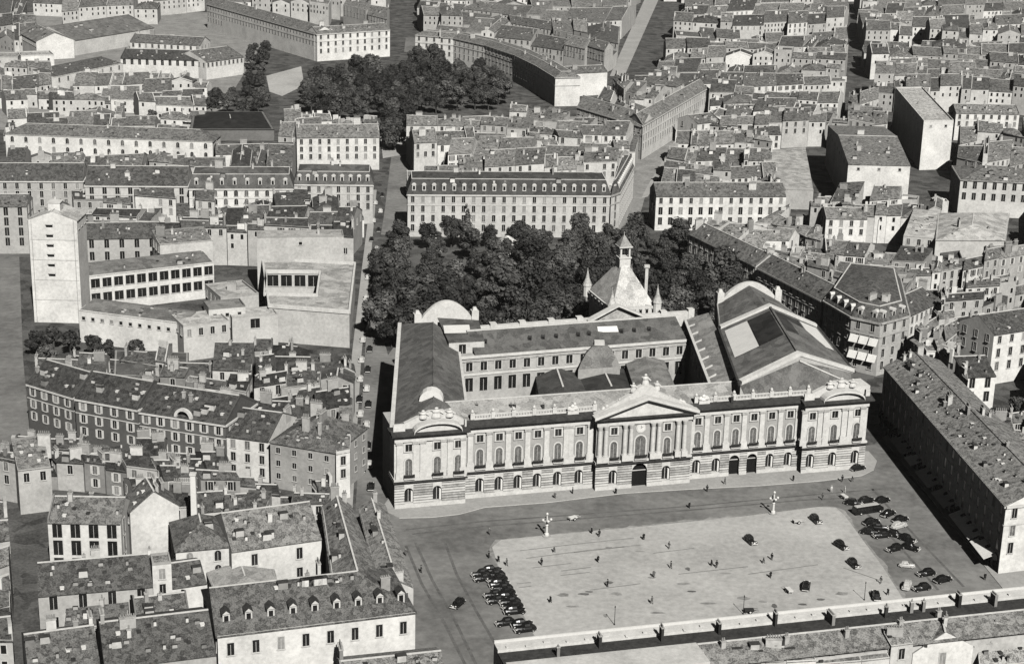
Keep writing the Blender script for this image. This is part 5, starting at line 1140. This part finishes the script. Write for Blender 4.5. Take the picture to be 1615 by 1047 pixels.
# ---- right half, middle distance
B('white block with thirteen attic windows facing the park', 1035, 309, 1240, 309, 15, 15, 'gable', 4, .82, .2, rows=3, sp=4, win='wnn', storey=4.4, chim=5, name='apartment_block', cat='apartment block')
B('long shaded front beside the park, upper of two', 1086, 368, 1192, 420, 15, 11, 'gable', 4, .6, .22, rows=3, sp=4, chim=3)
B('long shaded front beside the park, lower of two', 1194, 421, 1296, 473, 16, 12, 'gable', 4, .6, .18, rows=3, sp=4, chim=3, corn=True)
CP = PW([(1300, 474), (1343, 499), (1389, 509), (1434, 497), (1420, 440), (1330, 430)], 18)
polyhouse('apartment_block', 'dark mansard corner block with white blinds at the street fork', 'apartment block', CP, 18, rh=4.4, ins=2.8, wt=.5, rt=.16, mt='tile', rh2=2.4, rows=4, sp=4.0, win='t', storey=4.2, chim=5)
for k in range(3):
    for r in range(2):
        a_ = lerp(CP[1], CP[2], (k+.5)/3); d = (CP[2]-CP[1]).normalized(); n = Vector((d.y, -d.x)); z = 10.2-r*5.4
        b = MB(['canvas']); b.slab([V(a_-d*1.5+n*1.5, z), V(a_+d*1.5+n*1.5, z), V(a_+d*1.5+n*.1, z+2.2), V(a_-d*1.5+n*.1, z+2.2)], .08); o = b.build('blind', [x for x in bpy.data.objects if x.get('label', '').startswith('dark mansard corner block')][0], .8)
B('white-walled house right of the dark mansard corner', 1436, 497, 1486, 474, 13, 15, 'gable', 3.5, .84, .14, rows=2, sp=3, chim=2)
district('between the park front and the fork', [(1215, 425), (1430, 468), (1480, 395), (1190, 372)], 13, 4, 7, (9, 14), fill=.8, rt=(.12, .34), wt=(.45, .85))
district('above the park front', [(1110, 362), (1290, 385), (1300, 345), (1245, 330)], 12, 2, 5, (8, 12), rt=(.2, .4), wt=(.6, .85))
B('bright white house with two rows of windows among the courts', 1303, 344, 1368, 345, 11, 13, 'gable', 3, .86, .3, rows=2, sp=3.4, chim=1)
B('second bright white house right of the courts house', 1386, 347, 1426, 343, 10, 12, 'shed', 2.5, .86, .3, rows=1, sp=5, chim=1)
Q('broad smooth pale hipped roof on the right', [(1476, 378), (1585, 378), (1592, 336), (1480, 336)], 13, 'hip', 3, .6, .46, mt='slate', rows=0, chim=1)
Q('smooth pale terrace roof in the middle of the right quarter', [(1425, 372), (1475, 376), (1478, 340), (1440, 336)], 12, 'shed', 1.5, .6, .5, mt='slate', rows=1, chim=0)
district('right of the mansard fork', [(1440, 470), (1620, 440), (1620, 385), (1430, 400)], 13, 4, 6, (9, 14), rt=(.12, .36), wt=(.45, .85))
B('blind white house with black shaded side, left of the deep street', 1338, 259, 1436, 261, 20, 30, 'gable', 4, .8, .3, back=(1306, 198), rows=1, sp=8, win='q', chim=4)
B('tall pale flat-topped house with black shaded side', 1457, 193, 1504, 192, 24, 30, 'flat', .8, .82, .72, back=(1412, 140), rows=1, sp=7, win='q', chim=1)
B('white house with regular windows beyond the deep street', 1508, 178, 1608, 180, 15, 15, 'gable', 3.5, .84, .3, rows=2, sp=4, chim=4)
B('hipped block with round-arched front at the right edge', 1515, 284, 1640, 290, 16, 30, 'hip', 4, .7, .26, rows=2, sp=4, win='n', storey=5, chim=3, flank=True)
B('long dark-roofed white house with seven windows', 1137, 210, 1232, 212, 9, 13, 'gable', 3, .85, .13, rows=2, sp=4.2, chim=1)
B('tall white house end beside the long dark-roofed house', 1100, 195, 1136, 191, 13, 16, 'gable', 3, .85, .22, rows=2, sp=5, chim=1)
Q('smooth pale shed roof beside the black-sided house', [(1215, 298), (1283, 300), (1270, 240), (1200, 245)], 9, 'shed', 2, .5, .42, mt='slate', rows=0, chim=0, name='shed', cat='shed')
district('behind the thirteen-window block', [(1036, 286), (1235, 285), (1210, 222), (1070, 205)], 12, 4, 6, (8, 13), rt=(.18, .42), wt=(.5, .85))
district('below the black-sided house', [(1270, 335), (1480, 335), (1500, 305), (1300, 300)], 12, 2, 7, (9, 13), rt=(.18, .4), wt=(.55, .88))
district('left of the deep street', [(1108, 190), (1300, 198), (1336, 142), (1124, 138)], 13, 4, 6, (9, 14), rt=(.14, .38), wt=(.45, .85))
district('along the white upper terrace', [(1000, 132), (1335, 136), (1335, 118), (1005, 112)], 13, 1, 9, (12, 15), rt=(.13, .3), wt=(.7, .85))
district('in the upper right quarter', [(1040, 108), (1330, 110), (1335, 62), (1055, 60)], 14, 4, 9, (10, 16), rt=(.14, .4), wt=(.45, .85))
district('at the top right of the avenue', [(1060, 56), (1335, 58), (1335, -15), (1085, -15)], 14, 5, 9, (10, 17), rt=(.14, .4), wt=(.45, .85))
district('right of the deep street', [(1384, 134), (1630, 150), (1630, 62), (1362, 60)], 14, 6, 8, (10, 16), rt=(.16, .42), wt=(.45, .85))
district('at the top right corner', [(1361, 57), (1630, 58), (1630, -15), (1352, -15)], 14, 6, 9, (10, 17), rt=(.16, .42), wt=(.45, .85))
district('beside the arched right edge block', [(1510, 245), (1630, 250), (1630, 200), (1515, 195)], 13, 2, 4, (10, 14), rt=(.2, .4), wt=(.5, .85))
district('left of the tall pale flat-topped house', [(1342, 205), (1398, 205), (1384, 140), (1338, 138)], 13, 3, 2, (10, 14), rt=(.18, .4), wt=(.5, .85))
district('behind the black-sided house', [(1310, 196), (1400, 200), (1396, 186), (1312, 184)], 15, 1, 3, (13, 15), rt=(.2, .4), wt=(.6, .85))
# ---- gallery along the right of the square
GQ = PW([(1587, 797), (1702, 784), (1482, 568), (1395, 577)], 18)
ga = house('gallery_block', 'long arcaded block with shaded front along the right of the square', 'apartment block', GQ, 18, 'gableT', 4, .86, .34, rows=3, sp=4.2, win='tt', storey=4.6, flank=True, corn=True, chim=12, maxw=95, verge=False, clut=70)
gd = (GQ[3]-GQ[0]); GL = gd.length; gd /= GL; gn = Vector((-gd.y, gd.x))
if gn.x > 0: gn = -gn
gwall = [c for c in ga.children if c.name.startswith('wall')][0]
for k in range(22):
    p = GQ[0]+gd*(GL*(k+.5)/22); b = MB(['void', 'grime']); rz = atan2(gd.y, gd.x)
    b.box(p+gn*.03, 2.8, .2, 0, 3.2, 0, rz); b.lathe(p+gn*.03, [(1.4, 3.2), (1.2, 4.0), (.6, 4.5), (.05, 4.6)], 10, 0); b.build('arcade_opening', gwall)
for k, (t0, t1, tn) in enumerate(((.02, .12, .85), (.13, .28, .8), (.32, .42, .5), (.45, .56, .55), (.6, .66, .75), (.68, .8, .45))):
    p, q_ = GQ[0]+gd*GL*t0, GQ[0]+gd*GL*t1; b = MB(['canvas']); b.slab([V(p+gn*3.2, 3.1), V(p+gn*.1, 4.4), V(q_+gn*.1, 4.4), V(q_+gn*3.2, 3.1)], .1); b.build('awning', ga, tn)
B('white corner house end at the right edge below the gallery roofs', 1568, 527, 1700, 507, 17, 16, 'gable', 4, .84, .13, rows=3, sp=4.4, win='wtt', storey=4.4, chim=2)
B('white house with tall windows and dark roof beside the gallery roofs', 1522, 594, 1571, 592, 13, 17, 'gable', 3.5, .84, .1, rows=2, sp=3.6, win='n', storey=4.4, chim=1)
district('behind the gallery roof', [(1500, 580), (1525, 590), (1500, 490), (1425, 520)], 14, 4, 3, (11, 15), rt=(.2, .4), wt=(.5, .8), chim=(2, 4))
district('above the white corner house', [(1500, 520), (1620, 505), (1620, 455), (1490, 478)], 14, 3, 4, (10, 15), rt=(.07, .25), wt=(.4, .8))
district('at the right edge behind the gallery', [(1620, 760), (1720, 750), (1640, 630), (1535, 630)], 13, 5, 3, (9, 14), rt=(.18, .42), wt=(.5, .85), chim=(2, 4))
# ---- block along the bottom of the square, seen from behind
far0, far1 = W(779, 1012, 17).xy, W(1650, 923, 17).xy; d = (far1-far0); FLn = d.length; d /= FLn; n = Vector((d.y, -d.x))
bt = thing('gallery_block', 'long block with white parapet and dark gutter along the bottom of the square', 'apartment block', (*(lerp(far0, far1, .5)), 0))
b = MB(['wall']); b.prism([far0+n*17, far1+n*17, far1, far0], 0, 15.9) if 0 else b.prism([far0+n*14.6, far1+n*14.6, far1, far0], 0, 14.1) or b.prism([far0+n*9, far1+n*9, far1+n*.01, far0+n*.01], 14.1, 15.9); b.build('wall', bt, .6)
b = MB(['white', 'stone']); b.bar(far0+n*1.6, far1+n*1.6, 3.2, 15.9, 16.9, 1); b.bar(far0+n*.2, far1+n*.2, .4, 16.9, 17.4, 0)
for k in range(30): p = far0+d*FLn*(k+.5)/30+n*(2.6+.5*sin(k*2.3)); b.box(p, .5+.4*(k%3), .6, 16.9, 17.2, 1, atan2(d.y, d.x))
b.build('parapet', bt)
b = MB(['lead_and_shade']); b.slab([V(far0+n*9.4, 16.5), V(far1+n*9.4, 16.5), V(far1+n*3.25, 16.3), V(far0+n*3.25, 16.3)], .3); b.build('gutter', bt)
s_ = .32*FLn
b = MB(['tile', 'stone']); b.slab([V(far0+d*s_+n*15.2, 15.2), V(far1+n*15.2, 15.2), V(far1+n*9.5, 17.2), V(far0+d*s_+n*9.5, 17.2)], .3); b.beam(V(far0+d*s_+n*9.5, 17.1), V(far1+n*9.5, 17.1), .4, .2, 1); ro = b.build('roof', bt, .32)
b = MB(['stone', 'wall']); b.prism([far0+n*17.5, far0+d*(s_-.3)+n*17.5, far0+d*(s_-.3)+n*9.5, far0+n*9.5], 0, 17.6, 1); b.build('terrace', bt, .62)
rndc = random.Random(3)
for i, (px, py, kx) in enumerate(((880, 1022, 0), (945, 1006, 1), (1043, 996, 1), (1133, 984, 1), (1222, 972, 1), (1310, 968, 3), (1397, 960, 0), (1437, 952, 2), (1456, 950, 2), (1511, 942, 1), (1567, 940, 3))):
    p = W(px, py+9, 17); inst('chimney', CM[kx], ro, (p.x, p.y, 17.6), atan2(d.y, d.x)+pi/2, (rndc.uniform(.6, 1.), rndc.uniform(.7, 1.), rndc.uniform(.45, .95)), rndc.choice((.03, .05, .3)))
for px, py in ((1140, 1018), (1335, 1000), (1420, 985), (1480, 970), (1240, 1010)):
    p = W(px, py, 17); inst('chimney', CM[0], ro, (p.x, p.y, 16.5), .4, (1, 1, 1), .5)
district('below the bottom block', [(1065, 1064), (1432, 1026), (1430, 1012), (1064, 1050)], 13.7, 1, 9, (13.4, 14.2), fill=.95, rt=(.25, .42), wt=(.7, .86), win='w', chim=(0, 1), roofs=['shed'])
house('house', 'white gabled house with paired window below the bottom block', 'house', PW([(1440, 1029), (1535, 1018), (1530, 1002), (1437, 1013)], 13), 13, 'gableT', 4, .85, .3, rows=1, sp=8, win='t', chim=1)
house('house', 'flat white house at the bottom right corner', 'house', PW([(1542, 1012), (1605, 1005), (1600, 993), (1538, 1000)], 13.4), 13.4, 'shed', 2, .85, .42, rows=1, chim=1)
house('house', 'pale lean-to house in the bottom right corner yard', 'house', PW([(1545, 1052), (1620, 1044), (1612, 1022), (1540, 1030)], 10), 10, 'shed', 2, .85, .5, rows=0, chim=1)
house('house', 'pale lean-to roof at the bottom edge left of the gabled house', 'house', PW([(1255, 1068), (1350, 1058), (1345, 1042), (1250, 1052)], 10), 10, 'shed', 2, .8, .4, rows=0, chim=1)
p = W(307, 820, 0); b = MB(['white', 'stone']); b.box((0, 0), 1.6, 1.3, 0, 21, 0, 0, .75); b.box((0, 0), 1.6, 1.3, 21, 21.5, 1); o = b.build('chimney_stack', None, org=(0, 0, 0)); o.location = (p.x, p.y-30, 0)
q_ = W(307, 822, 9); o.location = (q_.x, q_.y, 0); tag(o, 'tall slender white chimney stack rising from the dark yards at lower left', 'chimney')
for c4_, nr_, nc_ in (([(1640, 600), (1990, 560), (1900, 330), (1640, 330)], 7, 7), ([(1640, 325), (1900, 325), (1800, 60), (1640, 60)], 10, 7), ([(-330, 620), (-80, 650), (-80, 420), (-300, 400)], 6, 6), ([(-300, 380), (-80, 400), (-70, 130), (-260, 130)], 9, 6), ([(1060, -22), (1700, -22), (1680, -75), (1080, -75)], 5, 18), ([(650, -30), (1010, -30), (1030, -75), (650, -75)], 4, 10), ([(-100, -30), (610, -45), (600, -80), (-100, -75)], 4, 18), ([(1730, 900), (1980, 850), (1990, 600), (1720, 620)], 6, 5), ([(-300, 1050), (-90, 1050), (-90, 660), (-300, 640)], 8, 4)):
    district('beyond the edge of the picture', c4_, 13, nr_, nc_, (10, 15), rt=(.14, .4), wt=(.45, .85))
build_districts(235)
# thin even air over the whole town
hz = MB(['wall']); hz.prism([(-1600, -220), (1600, -220), (1600, 3200), (-1600, 3200)], -1.5, 205)
hm = bpy.data.materials.new('haze_air'); hm.use_nodes = True; ht = hm.node_tree; ht.nodes.clear()
ho = ht.nodes.new('ShaderNodeOutputMaterial'); hv = ht.nodes.new('ShaderNodeVolumePrincipled')
hv.inputs['Color'].default_value = (.92, .91, .88, 1); hv.inputs['Density'].default_value = HAZE; hv.inputs['Anisotropy'].default_value = .2
ht.links.new(hv.outputs[0], ho.inputs['Volume'])
hb_ = hz.build('haze'); hb_.data.materials.clear(); hb_.data.materials.append(hm); hb_['kind'] = 'stuff'; hb_['label'] = 'thin pale haze hanging over the far roofs of the town'; hb_['category'] = 'haze'
print('INFILL', len(NINF), 'TREES', NT[0], 'OBJ', len(bpy.data.objects))
